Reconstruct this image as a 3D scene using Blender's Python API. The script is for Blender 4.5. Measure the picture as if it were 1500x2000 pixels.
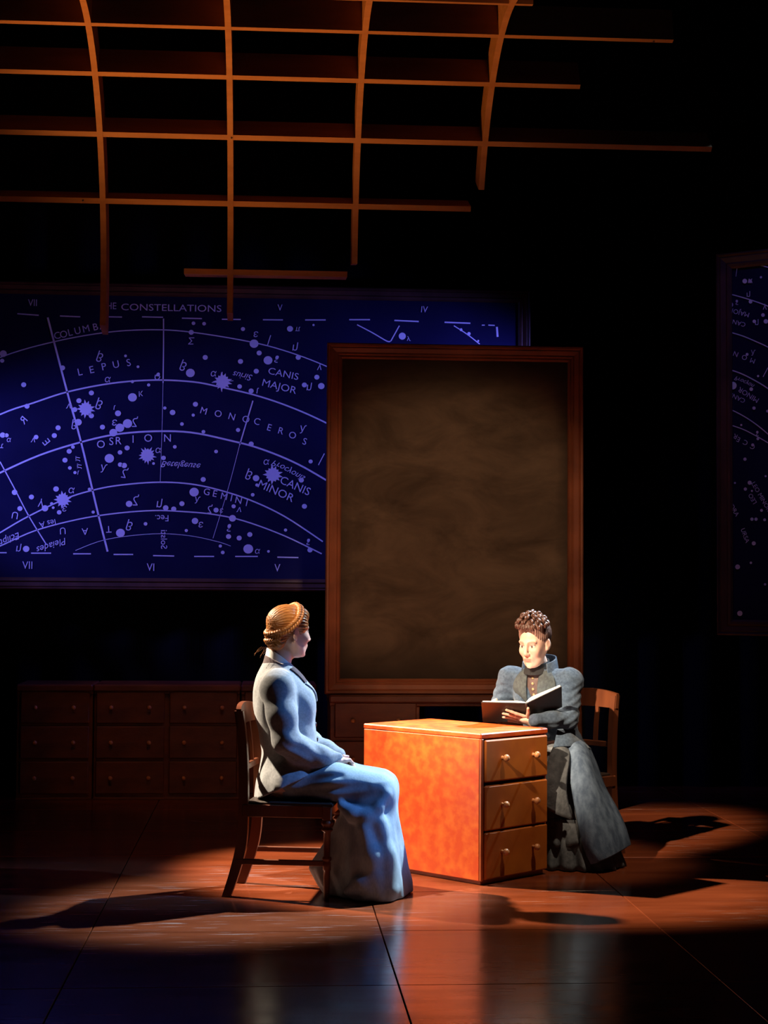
import bpy, math, random
import numpy as np
from mathutils import Vector, Matrix

random.seed(7)
for _o in list(bpy.data.objects):
    bpy.data.objects.remove(_o, do_unlink=True)
SC = bpy.context.scene
COL = SC.collection
PI = math.pi

# ------------------------------------------------------------------ camera
FPX = 3250.0
YAW, PITCH, ROLL, CAMH = 0.0685, 0.0460, 0.0062, 1.46
_fw = np.array([math.sin(YAW) * math.cos(PITCH), math.cos(YAW) * math.cos(PITCH), math.sin(PITCH)])
_rt = np.array([math.cos(YAW), -math.sin(YAW), 0.0])
_up = np.cross(_rt, _fw)
_r2 = _rt * math.cos(ROLL) + _up * math.sin(ROLL)
_u2 = -_rt * math.sin(ROLL) + _up * math.cos(ROLL)
cam_data = bpy.data.cameras.new('camera')
cam_data.sensor_fit = 'VERTICAL'
cam_data.sensor_height = 24.0
cam_data.lens = FPX / 2000.0 * 24.0
cam_data.clip_end = 200
cam = bpy.data.objects.new('camera', cam_data)
COL.objects.link(cam)
M4 = Matrix.Identity(4)
for _i in range(3):
    M4[_i][0] = _r2[_i]; M4[_i][1] = _u2[_i]; M4[_i][2] = -_fw[_i]
M4[2][3] = CAMH
cam.matrix_world = M4
SC.camera = cam


def ray(px, py):
    return _fw + _r2 * ((px - 750) / FPX) + _u2 * ((1000 - py) / FPX)


def on_z(px, py, z=0.0):
    d = ray(px, py); t = (z - CAMH) / d[2]
    return np.array([d[0] * t, d[1] * t, z])


def on_y(px, py, Y):
    d = ray(px, py); t = Y / d[1]
    return np.array([d[0] * t, Y, CAMH + d[2] * t])


# ------------------------------------------------------------------ world, stage lamps, exposure
w = bpy.data.worlds.new('world'); SC.world = w; w.use_nodes = True
w.node_tree.nodes['Background'].inputs[0].default_value = (0.4, 0.5, 0.8, 1)
w.node_tree.nodes['Background'].inputs[1].default_value = 0.002
SC.view_settings.view_transform = 'Standard'
SC.view_settings.look = 'None'
SC.view_settings.exposure = 0.0
SC.view_settings.gamma = 1.0
SC.view_settings.use_curve_mapping = False


def spot(name, loc, aim, color, power, deg, blend=0.5, size=0.12):
    l = bpy.data.lights.new(name, 'SPOT')
    l.color = color; l.energy = power; l.spot_size = math.radians(deg); l.spot_blend = blend
    l.shadow_soft_size = size
    o = bpy.data.objects.new(name, l); COL.objects.link(o)
    o.location = loc
    o.rotation_euler = (Vector(aim) - Vector(loc)).to_track_quat('-Z', 'Y').to_euler()
    return o


# warm key from stage left, a little behind the actors
spot('key_lamp', (-4.4, 10.7, 5.8), (0.62, 8.62, 0.30), (1.0, 0.80, 0.58), 12500, 17, 0.40, 0.10)
# warm front key from stage left on the reader's face
spot('face_lamp', (-3.6, 2.6, 6.0), (1.10, 8.72, 1.00), (1.0, 0.78, 0.54), 11000, 8.6, 0.6, 0.08)
# cool lamps from the right: one behind the actors, one a little in front
spot('cool_back_lamp', (4.5, 11.0, 6.3), (0.42, 8.15, 0.45), (0.62, 0.83, 1.0), 10500, 13.5, 0.6, 0.10)
spot('cool_side_lamp', (5.8, 6.8, 4.6), (0.36, 8.12, 0.62), (0.12, 0.34, 1.0), 2000, 11, 0.6, 0.10)
# steep warm front lamp over the desk
spot('top_lamp', (2.6, 6.4, 7.6), (1.50, 8.85, 0.6), (1.0, 0.78, 0.56), 1150, 14, 0.6, 0.08)
# amber uplight on the hanging lattice, on the floor at stage left
spot('amber_lamp', (-2.7, 8.9, 0.4), (0.3, 9.3, 5.4), (1.0, 0.38, 0.08), 1000, 46, 1.0, 0.12)
# dim warm wash on blackboard and cabinets
spot('board_lamp', (1.0, 3.4, 5.2), (1.17, 10.5, 1.75), (1.0, 0.70, 0.46), 860, 17, 0.6, 0.15)
spot('cabinet_lamp', (-0.4, 6.2, 7.6), (-0.55, 11.6, 0.5), (1.0, 0.42, 0.20), 210, 15, 0.9, 0.05)
# deep blue lamps on the star charts
spot('chart_lamp', (-3.9, 11.0, 2.7), (-0.8, 12.1, 2.1), (0.17, 0.17, 1.0), 560, 44, 0.8, 0.15)
spot('chart_lamp', (2.9, 11.2, 3.2), (0.5, 12.1, 2.6), (0.17, 0.17, 1.0), 290, 60, 0.8, 0.15)
spot('side_chart_lamp', (3.0, 8.6, 5.4), (3.35, 10.2, 3.1), (0.17, 0.17, 1.0), 60, 40, 0.9, 0.15)


# ------------------------------------------------------------------ helpers
def prop(o, label=None, cat=None, group=None, kind=None):
    if label: o['label'] = label
    if cat: o['category'] = cat
    if group: o['group'] = group
    if kind: o['kind'] = kind
    return o


def empty(name, loc=(0, 0, 0), rz=0.0, label=None, cat=None, group=None, kind=None, parent=None):
    o = bpy.data.objects.new(name, None); COL.objects.link(o)
    o.empty_display_size = 0.1
    o.location = loc; o.rotation_euler = (0, 0, rz)
    if parent is not None: o.parent = parent
    return prop(o, label, cat, group, kind)


def mesh_obj(name, verts, faces, mat, parent=None, smooth=False, uvs=None):
    me = bpy.data.meshes.new(name)
    me.from_pydata([tuple(map(float, v)) for v in verts], [], [tuple(map(int, f)) for f in faces])
    me.update()
    if smooth:
        me.polygons.foreach_set('use_smooth', [True] * len(me.polygons))
    if mat: me.materials.append(mat)
    o = bpy.data.objects.new(name, me); COL.objects.link(o)
    if parent is not None: o.parent = parent
    return o


class MB:
    """collects shapes for one mesh"""
    def __init__(s):
        s.v = []; s.f = []; s.M = None

    def add(s, vs, fs):
        b = len(s.v)
        for p in vs:
            s.v.append(tuple(s.M @ Vector(p)) if s.M is not None else tuple(p))
        for f in fs: s.f.append(tuple(b + i for i in f))

    def box(s, c, d, bev=0.0):
        """box centred at c, size d, chamfered edges"""
        x, y, z = d[0] / 2, d[1] / 2, d[2] / 2
        if bev <= 0:
            vs = [(c[0] + i * x, c[1] + j * y, c[2] + k * z) for i in (-1, 1) for j in (-1, 1) for k in (-1, 1)]
            s.add(vs, [(0, 1, 3, 2), (4, 6, 7, 5), (0, 4, 5, 1), (2, 3, 7, 6), (0, 2, 6, 4), (1, 5, 7, 3)])
            return s
        b = min(bev, x * .9, y * .9, z * .9)
        vs = []; idx = {}
        for i in (-1, 1):
            for j in (-1, 1):
                for k in (-1, 1):
                    for ax in range(3):
                        p = [i * (x - b), j * (y - b), k * (z - b)]
                        p[ax] = (i * x, j * y, k * z)[ax]
                        idx[(i, j, k, ax)] = len(vs)
                        vs.append((c[0] + p[0], c[1] + p[1], c[2] + p[2]))
        fs = []
        for ax in range(3):
            o1, o2 = [a for a in range(3) if a != ax]
            for sg in (-1, 1):
                q = []
                for (a, bb) in ((-1, -1), (1, -1), (1, 1), (-1, 1)):
                    t = [0, 0, 0]; t[ax] = sg; t[o1] = a; t[o2] = bb
                    q.append(idx[(t[0], t[1], t[2], ax)])
                flip = (sg < 0) ^ (ax == 1)
                fs.append(q[::-1] if flip else q)
        for ax in range(3):           # edges along ax
            o1, o2 = [a for a in range(3) if a != ax]
            for a in (-1, 1):
                for bb in (-1, 1):
                    q = []
                    for (sg, which) in ((-1, o1), (1, o1), (1, o2), (-1, o2)):
                        t = [0, 0, 0]; t[ax] = sg; t[o1] = a; t[o2] = bb
                        q.append(idx[(t[0], t[1], t[2], which)])
                    fs.append(q)
        for i in (-1, 1):
            for j in (-1, 1):
                for k in (-1, 1):
                    fs.append([idx[(i, j, k, 0)], idx[(i, j, k, 1)], idx[(i, j, k, 2)]])
        s.add(vs, fs); return s

    def lathe(s, prof, n=16, axis='z', c=(0, 0, 0)):
        vs = []; fs = []
        for (r, h) in prof:
            for k in range(n):
                a = 2 * PI * k / n
                u, v = r * math.cos(a), r * math.sin(a)
                if axis == 'z': p = (u, v, h)
                elif axis == 'y': p = (u, h, v)
                else: p = (h, u, v)
                vs.append((c[0] + p[0], c[1] + p[1], c[2] + p[2]))
        m = len(prof)
        for i in range(m - 1):
            for k in range(n):
                a, b = i * n + k, i * n + (k + 1) % n
                fs.append((a, b, b + n, a + n))
        fs.append(tuple(range(n - 1, -1, -1))); fs.append(tuple((m - 1) * n + k for k in range(n)))
        s.add(vs, fs); return s

    def sweep(s, pts, sec, closed=True):
        """sec(i)-> list of 3D points for ring i (same count)"""
        rings = [sec(i) for i in range(len(pts))]
        n = len(rings[0]); vs = [p for r in rings for p in r]; fs = []
        for i in range(len(rings) - 1):
            for k in range(n):
                a, b = i * n + k, i * n + (k + 1) % n
                fs.append((a, b, b + n, a + n))
        if closed:
            fs.append(tuple(range(n - 1, -1, -1))); fs.append(tuple((len(rings) - 1) * n + k for k in range(n)))
        s.add(vs, fs); return s

    def tube(s, pts, rad, n=8):
        pts = [Vector(p) for p in pts]
        rr = rad if hasattr(rad, '__len__') else [rad] * len(pts)
        rings = []; prev = None
        for i, p in enumerate(pts):
            t = (pts[min(i + 1, len(pts) - 1)] - pts[max(i - 1, 0)]).normalized()
            if prev is None:
                a = t.orthogonal().normalized()
            else:
                a = (prev - t * prev.dot(t)).normalized()
            prev = a; b = t.cross(a)
            rings.append([tuple(p + (a * math.cos(2 * PI * k / n) + b * math.sin(2 * PI * k / n)) * rr[i]) for k in range(n)])
        return s.sweep(pts, lambda i: rings[i])

    def build(s, name, mat, parent=None, smooth=False):
        return mesh_obj(name, s.v, s.f, mat, parent, smooth)


def catmull(pts, n=6):
    P = [np.array(p, float) for p in pts]; out = []
    for i in range(len(P) - 1):
        p0 = P[max(i - 1, 0)]; p1 = P[i]; p2 = P[i + 1]; p3 = P[min(i + 2, len(P) - 1)]
        for k in range(n):
            t = k / n
            out.append(.5 * (2 * p1 + (p2 - p0) * t + (2 * p0 - 5 * p1 + 4 * p2 - p3) * t * t + (3 * p1 - p0 - 3 * p2 + p3) * t ** 3))
    out.append(P[-1]); return out


# ------------------------------------------------------------------ materials
def mat(name, color, rough=0.6, color2=None, scale=8.0, stretch=(1, 1, 1), detail=6.0, contrast=(0.35, 0.65),
        bump=0.0, bscale=60.0, spec=0.5, sheen=0.0, rough2=None, vcol=False, metallic=0.0, coords='Object', island=0.0):
    m = bpy.data.materials.new(name); m.use_nodes = True
    nt = m.node_tree; N = nt.nodes; L = nt.links
    b = N['Principled BSDF']
    b.inputs['Roughness'].default_value = rough
    b.inputs['Specular IOR Level'].default_value = spec
    b.inputs['Metallic'].default_value = metallic
    if sheen:
        b.inputs['Sheen Weight'].default_value = sheen
        b.inputs['Sheen Roughness'].default_value = 0.5
    b.inputs['Base Color'].default_value = (*color, 1)
    tc = N.new('ShaderNodeTexCoord'); mp = N.new('ShaderNodeMapping')
    mp.inputs['Scale'].default_value = stretch
    L.new(tc.outputs[coords], mp.inputs['Vector'])
    src = None
    if color2 is not None:
        nz = N.new('ShaderNodeTexNoise'); nz.inputs['Scale'].default_value = scale; nz.inputs['Detail'].default_value = detail
        L.new(mp.outputs[0], nz.inputs['Vector'])
        cr = N.new('ShaderNodeValToRGB')
        cr.color_ramp.elements[0].position = contrast[0]; cr.color_ramp.elements[1].position = contrast[1]
        cr.color_ramp.elements[0].color = (*color, 1); cr.color_ramp.elements[1].color = (*color2, 1)
        L.new(nz.outputs[0], cr.inputs[0]); src = cr.outputs[0]
        if rough2 is not None:
            mr = N.new('ShaderNodeMapRange'); mr.inputs[1].default_value = .3; mr.inputs[2].default_value = .7
            mr.inputs[3].default_value = rough; mr.inputs[4].default_value = rough2
            L.new(nz.outputs[0], mr.inputs[0]); L.new(mr.outputs[0], b.inputs['Roughness'])
    if island:
        oi = N.new('ShaderNodeObjectInfo'); hv = N.new('ShaderNodeHueSaturation')
        mr2 = N.new('ShaderNodeMapRange'); mr2.inputs[3].default_value = 1 - island; mr2.inputs[4].default_value = 1 + island
        L.new(oi.outputs['Random'], mr2.inputs[0]); L.new(mr2.outputs[0], hv.inputs['Value'])
        if src is not None: L.new(src, hv.inputs['Color'])
        else: hv.inputs['Color'].default_value = (*color, 1)
        src = hv.outputs[0]
    if vcol:
        at = N.new('ShaderNodeVertexColor'); at.layer_name = 'Col'
        if src is not None:
            mx = N.new('ShaderNodeMix'); mx.data_type = 'RGBA'; mx.blend_type = 'MULTIPLY'; mx.inputs[0].default_value = 1
            L.new(src, mx.inputs[6]); L.new(at.outputs[0], mx.inputs[7]); src = mx.outputs[2]
        else:
            src = at.outputs[0]
    if src is not None: L.new(src, b.inputs['Base Color'])
    if bump:
        nb = N.new('ShaderNodeTexNoise'); nb.inputs['Scale'].default_value = bscale; nb.inputs['Detail'].default_value = 4
        L.new(mp.outputs[0], nb.inputs['Vector'])
        bp = N.new('ShaderNodeBump'); bp.inputs['Strength'].default_value = bump; bp.inputs['Distance'].default_value = 0.01
        L.new(nb.outputs[0], bp.inputs['Height']); L.new(bp.outputs[0], b.inputs['Normal'])
    return m


M_BLACK = mat('black_drape', (.003, .0045, .0055), .95, bump=.3, bscale=14, stretch=(6, 6, .3), spec=.1)
M_FLOORBASE = mat('floor_gap', (.012, .006, .004), .8)
M_FRAMEWOOD = mat('frame_wood', (.30, .085, .030), .62, (.17, .045, .016), 3.5, (1, 1, 1), bump=.15, bscale=40)
M_CHARTFRAME = mat('chart_frame_wood', (.10, .04, .022), .5, (.05, .019, .010), 5, bump=.1)
M_CABINET = mat('cabinet_wood', (.17, .05, .020), .5, (.09, .024, .010), 4, (1, 1, 3), bump=.12, bscale=50)
M_KNOB = mat('knob_wood', (.55, .22, .08), .35, (.40, .17, .07), 30)
M_DESK = mat('desk_wood', (.50, .052, .004), .45, (.60, .112, .010), 17, (1, 1, 1.15), 12, (.40, .70), bump=.05, bscale=30)
M_DESKEDGE = mat('desk_edge_wood', (.36, .085, .018), .4, (.22, .045, .012), 6)
M_DRAWER = mat('drawer_wood', (.28, .064, .007), .6, (.42, .115, .010), 5, (1, 1, 1), 8, (.35, .68), spec=.25)
M_CHAIR = mat('chair_wood', (.18, .050, .018), .38, (.11, .029, .011), 9, (1, 1, .25), bump=.06, bscale=70)
M_SEATPAD = mat('seat_leather', (.030, .017, .012), .5, bump=.1)
M_LATTICE = mat('lattice_wood', (.42, .20, .09), .65, (.34, .15, .06), 8, (.3, 2, 2), bump=.1, bscale=30)
M_CABLE = mat('cable_black', (.01, .01, .01), .7)
M_INK = mat('chart_ink', (.80, .80, .90), .9, spec=.1)
M_BOOK = mat('book_cover', (.014, .012, .012), .45, bump=.1, bscale=120)
M_PAGE = mat('book_pages', (.85, .83, .78), .8)
M_BUTTON = mat('button_horn', (.02, .018, .02), .3)
M_BRASS = mat('button_brass', (.35, .24, .12), .4)


def floor_material():
    m = bpy.data.materials.new('stage_floor_boards'); m.use_nodes = True
    nt = m.node_tree; N = nt.nodes; L = nt.links; b = N['Principled BSDF']
    tc = N.new('ShaderNodeTexCoord')
    g = N.new('ShaderNodeNewGeometry')
    mp = N.new('ShaderNodeMapping'); mp.inputs['Scale'].default_value = (1.0, 5.0, 1.0)
    L.new(g.outputs['Position'], mp.inputs['Vector'])
    n1 = N.new('ShaderNodeTexNoise'); n1.inputs['Scale'].default_value = 1.6; n1.inputs['Detail'].default_value = 8
    L.new(mp.outputs[0], n1.inputs['Vector'])
    cr = N.new('ShaderNodeValToRGB')
    cr.color_ramp.elements[0].position = .3; cr.color_ramp.elements[1].position = .75
    cr.color_ramp.elements[0].color = (.135, .028, .010, 1); cr.color_ramp.elements[1].color = (.230, .052, .018, 1)
    L.new(n1.outputs[0], cr.inputs[0])
    # pale scuffs: long thin scratches
    mp2 = N.new('ShaderNodeMapping'); mp2.inputs['Rotation'].default_value = (0, 0, .45); mp2.inputs['Scale'].default_value = (1.6, 22, 1)
    L.new(g.outputs['Position'], mp2.inputs['Vector'])
    n2 = N.new('ShaderNodeTexNoise'); n2.inputs['Scale'].default_value = 2.6; n2.inputs['Detail'].default_value = 3
    L.new(mp2.outputs[0], n2.inputs['Vector'])
    c2 = N.new('ShaderNodeValToRGB'); c2.color_ramp.elements[0].position = .60; c2.color_ramp.elements[1].position = .68
    L.new(n2.outputs[0], c2.inputs[0])
    n3 = N.new('ShaderNodeTexNoise'); n3.inputs['Scale'].default_value = .9
    L.new(g.outputs['Position'], n3.inputs['Vector'])
    c3 = N.new('ShaderNodeValToRGB'); c3.color_ramp.elements[0].position = .44; c3.color_ramp.elements[1].position = .58
    L.new(n3.outputs[0], c3.inputs[0])
    mu = N.new('ShaderNodeMath'); mu.operation = 'MULTIPLY'
    L.new(c2.outputs[0], mu.inputs[0]); L.new(c3.outputs[0], mu.inputs[1])
    mu2 = N.new('ShaderNodeMath'); mu2.operation = 'MULTIPLY'; mu2.inputs[1].default_value = .5
    L.new(mu.outputs[0], mu2.inputs[0])
    mx = N.new('ShaderNodeMix'); mx.data_type = 'RGBA'
    L.new(mu2.outputs[0], mx.inputs[0]); L.new(cr.outputs[0], mx.inputs[6]); mx.inputs[7].default_value = (.40, .32, .30, 1)
    oi = N.new('ShaderNodeObjectInfo'); hv = N.new('ShaderNodeHueSaturation')
    mr = N.new('ShaderNodeMapRange'); mr.inputs[3].default_value = .82; mr.inputs[4].default_value = 1.15
    L.new(oi.outputs['Random'], mr.inputs[0]); L.new(mr.outputs[0], hv.inputs['Value']); L.new(mx.outputs[2], hv.inputs['Color'])
    L.new(hv.outputs[0], b.inputs['Base Color'])
    rr = N.new('ShaderNodeMapRange'); rr.inputs[1].default_value = .3; rr.inputs[2].default_value = .7
    rr.inputs[3].default_value = .16; rr.inputs[4].default_value = .25
    L.new(n1.outputs[0], rr.inputs[0]); L.new(rr.outputs[0], b.inputs['Roughness'])
    b.inputs['Specular IOR Level'].default_value = .55
    bp = N.new('ShaderNodeBump'); bp.inputs['Strength'].default_value = .06; bp.inputs['Distance'].default_value = .01
    L.new(n1.outputs[0], bp.inputs['Height']); L.new(bp.outputs[0], b.inputs['Normal'])
    return m


M_FLOOR = floor_material()

# ------------------------------------------------------------------ room: floor, walls, ceiling
XS = [-3.18, -1.96, -0.741, 0.4895, 1.6986, 2.92, 4.14]
YS_L = [4.24, 5.21, 6.19, 7.165, 8.215, 9.19, 10.12, 11.1, 12.4]
YS_R = [4.24, 5.21, 6.19, 7.165, 8.07, 9.06, 10.05, 11.04, 12.4]
fb = MB().box((0.5, 7.4, -0.04), (13.4, 10.4, 0.04))
floor = fb.build('floor', M_FLOORBASE)
prop(floor, 'dark red-brown glossy stage floor of large boards', kind='structure')
for i in range(len(XS) - 1):
    ys = YS_L if XS[i] < 0.4 else YS_R
    for j in range(len(ys) - 1):
        sx, sy = XS[i + 1] - XS[i] - .005, ys[j + 1] - ys[j] - .005
        bx = MB().box((0, 0, -0.01), (sx, sy, .02), .0015)
        o = bx.build('floor_panel', M_FLOOR, floor)
        o.location = ((XS[i] + XS[i + 1]) / 2, (ys[j] + ys[j + 1]) / 2, 0)

BW = 12.25


def drape(name, p0, p1, z1, n=60):
    """pleated black masking drape between two floor points"""
    mb = MB(); a = Vector(p0); b = Vector(p1); d = (b - a); t = d.normalized(); nn = Vector((-t.y, t.x, 0))
    vs = []; fs = []; cnt = int(d.length * 14)
    for k in range(cnt + 1):
        p = a + d * (k / cnt) + nn * (.03 * math.sin(k * 1.15) + .015 * math.sin(k * .37))
        vs += [(p.x, p.y, -.02), (p.x, p.y, z1)]
    for k in range(cnt):
        fs.append((2 * k, 2 * k + 2, 2 * k + 3, 2 * k + 1))
    o = mesh_obj(name, vs, fs, M_BLACK, None, True)
    return prop(o, None, None, None, 'structure')


prop(drape('wall_back', (-6.0, BW + .06, 0), (7.0, BW + .06, 0), 8.6), 'black masking drape closing the back of the stage')
prop(drape('wall_left', (-6.0, 2.5, 0), (-6.0, 12.3, 0), 8.6), 'black masking drape along the left side')
prop(drape('wall_right', (7.0, 2.5, 0), (7.0, 12.3, 0), 8.6), 'black masking drape along the right side')

# ------------------------------------------------------------------ star chart on the back wall
CY = 12.06          # front plane of the chart print


def lettering_mesh(txt, name='lettering'):
    c = bpy.data.curves.new(name, 'FONT'); c.body = txt; c.size = 1.0; c.align_x = 'CENTER'; c.align_y = 'CENTER'
    c.resolution_u = 3
    o = bpy.data.objects.new(name, c); COL.objects.link(o)
    dg = bpy.context.evaluated_depsgraph_get(); dg.update()
    me = bpy.data.meshes.new_from_object(o.evaluated_get(dg))
    bpy.data.objects.remove(o, do_unlink=True); bpy.data.curves.remove(c)
    n = len(me.vertices); co = np.zeros(n * 3, np.float32); me.vertices.foreach_get('co', co); co = co.reshape(-1, 3)
    fs = [tuple(p.vertices) for p in me.polygons]
    bpy.data.meshes.remove(me)
    return co, fs


_LM = {}


def letters(txt):
    if txt not in _LM: _LM[txt] = lettering_mesh(txt)
    return _LM[txt]


class Chart:
    """flat print on a plane: items are given in photo pixels and carried onto the panel"""
    def __init__(s, to3d, normal, parent):
        s.to3d = to3d; s.n = np.array(normal, float); s.parent = parent

    def pt(s, px, lift):
        return s.to3d(px[0], px[1]) + s.n * lift

    def line(s, pts, wpx, smooth=True):
        P = catmull(pts, 5) if (smooth and len(pts) > 2) else [np.array(p, float) for p in pts]
        vs = []; fs = []
        for i, p in enumerate(P):
            t = P[min(i + 1, len(P) - 1)] - P[max(i - 1, 0)]; t = t / (np.linalg.norm(t) + 1e-9)
            nn = np.array([-t[1], t[0]]) * wpx * .62
            vs += [s.pt(p + nn, .0012), s.pt(p - nn, .0012)]
        for i in range(len(P) - 1): fs.append((2 * i, 2 * i + 1, 2 * i + 3, 2 * i + 2))
        mesh_obj('chart_line', vs, fs, M_INK, s.parent)

    def star(s, x, y, r, spikes=0, aspect=1.0):
        n = spikes * 2 if spikes else 14
        vs = [s.pt((x, y), .0020)]
        for k in range(n):
            a = 2 * PI * k / n
            q = r
            if spikes: q = r * (1.45 + .25 * math.sin(k * 2.1)) if k % 2 else r * .98
            vs.append(s.pt((x + q * math.cos(a) * aspect, y + q * math.sin(a)), .0020))
        mesh_obj('star_mark', vs, [(0, 1 + k, 1 + (k + 1) % n) for k in range(n)], M_INK, s.parent)

    def text(s, txt, x, y, h, rot=0.0, flipx=False, flipy=False, stretch=1.0, name='lettering', shear=0.0):
        co, fs = letters(txt)
        c, sn = math.cos(math.radians(rot)), math.sin(math.radians(rot))
        vs = []
        for p in co:
            a, b = p[0] * h * 1.35 * stretch * (-1 if flipx else 1), -p[1] * h * 1.35 * (-1 if flipy else 1)
            a -= b * shear
            vs.append(s.pt((x + a * c - b * sn, y + a * sn + b * c), .0028))
        return mesh_obj(name, vs, fs, M_INK, s.parent)


def frame_rails(parent, O, U, V, N, w, h, width, steps, matl, name='frame_rail'):
    """four mitred rails round a panel; O lower-left outer corner, U,V axes, N towards the viewer;
    steps: list of (inset fraction, lift) describing the moulding profile from outer to inner edge"""
    O, U, V, N = [np.array(a, float) for a in (O, U, V, N)]
    cs = [(0, 0), (w, 0), (w, h), (0, h)]
    ins = [(1, 1), (-1, 1), (-1, -1), (1, -1)]
    for k in range(4):
        a, b = k, (k + 1) % 4
        vs = []; fs = []
        prof = [(0, 0)] + steps + [(1, 0)]
        for (f, lift) in prof:
            for c in (a, b):
                x = cs[c][0] + ins[c][0] * width * f; y = cs[c][1] + ins[c][1] * width * f
                vs.append(O + U * x + V * y + N * lift)
        n = len(prof)
        for i in range(n - 1): fs.append((2 * i, 2 * i + 1, 2 * i + 3, 2 * i + 2))
        fs.append((0, 2 * n - 2, 2 * n - 1, 1))
        fs.append(tuple(2 * i for i in range(n))); fs.append(tuple(2 * i + 1 for i in range(n - 1, -1, -1)))
        mesh_obj(name, vs, fs, matl, parent)


M_CHART = mat('chart_print', (.007, .008, .036), .9, (.011, .012, .050), 2.2, spec=.1)
# outer frame of the chart
pTL = on_y(0, 550, CY); pBR = on_y(632, 1154, CY); pTR = on_y(1035, 568, CY)
cx0, cx1 = -3.05, float(pTR[0]); cz0, cz1 = float(on_y(300, 1153, CY)[2]), float(on_y(500, 559, CY)[2])
chart = empty('star_chart', ((cx0 + cx1) / 2, CY, cz0), 0, 'wide blue framed star chart hanging on the back wall', 'chart')
cb = MB().box((0, .03, (cz1 - cz0) / 2), (cx1 - cx0 - .06, .05, cz1 - cz0 - .06))
cb.build('chart_panel', M_CHART, chart)
frame_rails(chart, (cx0 - (cx0 + cx1) / 2, .03, 0), (1, 0, 0), (0, 0, 1), (0, -1, 0), cx1 - cx0, cz1 - cz0, .088,
            [(0, .055), (.10, .062), (.22, .050), (.30, .055), (.62, .042), (.72, .050), (.88, .046), (1, .036)], M_CHARTFRAME)
org = np.array(chart.location)


def chart_to3d(px, py):
    return on_y(px, py, CY + .004) - org


C1 = Chart(chart_to3d, (0, -1, 0), chart)


def z5(x, y):      # pixel of the zoomed crop used to read the chart -> photo pixel
    return (x / 2.3077, 540 + y / 2.3077)


def L5(pts, wd): C1.line([z5(*p) for p in pts], wd)


L5([(-700, 730), (-300, 500), (0, 365), (240, 295), (480, 252), (690, 240), (870, 252), (1130, 295), (1300, 340), (1465, 402), (1600, 470)], 1.7)
L5([(-700, 1000), (-300, 765), (0, 622), (150, 570), (305, 520), (500, 482), (690, 467), (870, 475), (1000, 500), (1150, 535), (1300, 585), (1460, 655), (1700, 780)], 2.4)
L5([(-500, 1190), (-200, 985), (0, 885), (180, 805), (360, 748), (520, 712), (690, 698), (860, 703), (1040, 740), (1170, 775), (1320, 835), (1460, 912), (1700, 1060)], 2.7)
L5([(-120, 1230), (0, 1155), (130, 1080), (300, 1000), (420, 963), (530, 942), (690, 928), (830, 932), (960, 955), (1120, 1005), (1280, 1080), (1455, 1195)], 2.2)
L5([(-90, 1250), (0, 1215), (160, 1145), (350, 1095), (520, 1068), (690, 1055), (830, 1060), (960, 1072), (1100, 1102), (1280, 1168), (1450, 1250)], 2.0)
L5([(340, 1235), (480, 1185), (690, 1160), (850, 1168), (980, 1195), (1040, 1215)], .9)
L5([(215, 185), (300, 510), (365, 745), (440, 1060), (485, 1240)], 3.0)
L5([(737, 190), (737, 330), (735, 480)], 1.9); L5([(735, 480), (730, 700), (722, 930)], .7)
L5([(1220, 265), (1205, 312)], 1.4); L5([(1140, 560), (1110, 660), (1080, 760)], 2.0); L5([(1080, 760), (1030, 950), (960, 1180)], .8)
L5([(0, 835), (65, 955), (130, 1080), (210, 1210)], 1.8)
L5([(-330, 540), (-230, 800), (-100, 1100)], 1.8)
L5([(1462, 798), (1435, 850)], 1.5)
for a, b in (((78, 168), (175, 175)), ((270, 178), (362, 182)), ((490, 182), (550, 183)), ((640, 182), (735, 184)), ((820, 188), (910, 190)),
             ((1000, 193), (1085, 194)), ((1185, 195), (1275, 196)), ((1375, 196), (1468, 196)),
             ((0, 1245), (30, 1245)), ((140, 1247), (230, 1247)), ((330, 1250), (410, 1250)), ((512, 1253), (600, 1253)), ((690, 1258), (785, 1260)),
             ((875, 1262), (965, 1262)), ((1060, 1262), (1162, 1262)), ((1250, 1265), (1345, 1267)),
             ((-130, 160), (-30, 165)), ((-330, 152), (-230, 156)), ((-220, 1243), (-120, 1244)), ((-400, 1240), (-300, 1241))):
    L5([a, b], 1.9)


def zs(x, y): return (640 + x / 3.571, 560 + y / 3.571)


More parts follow.
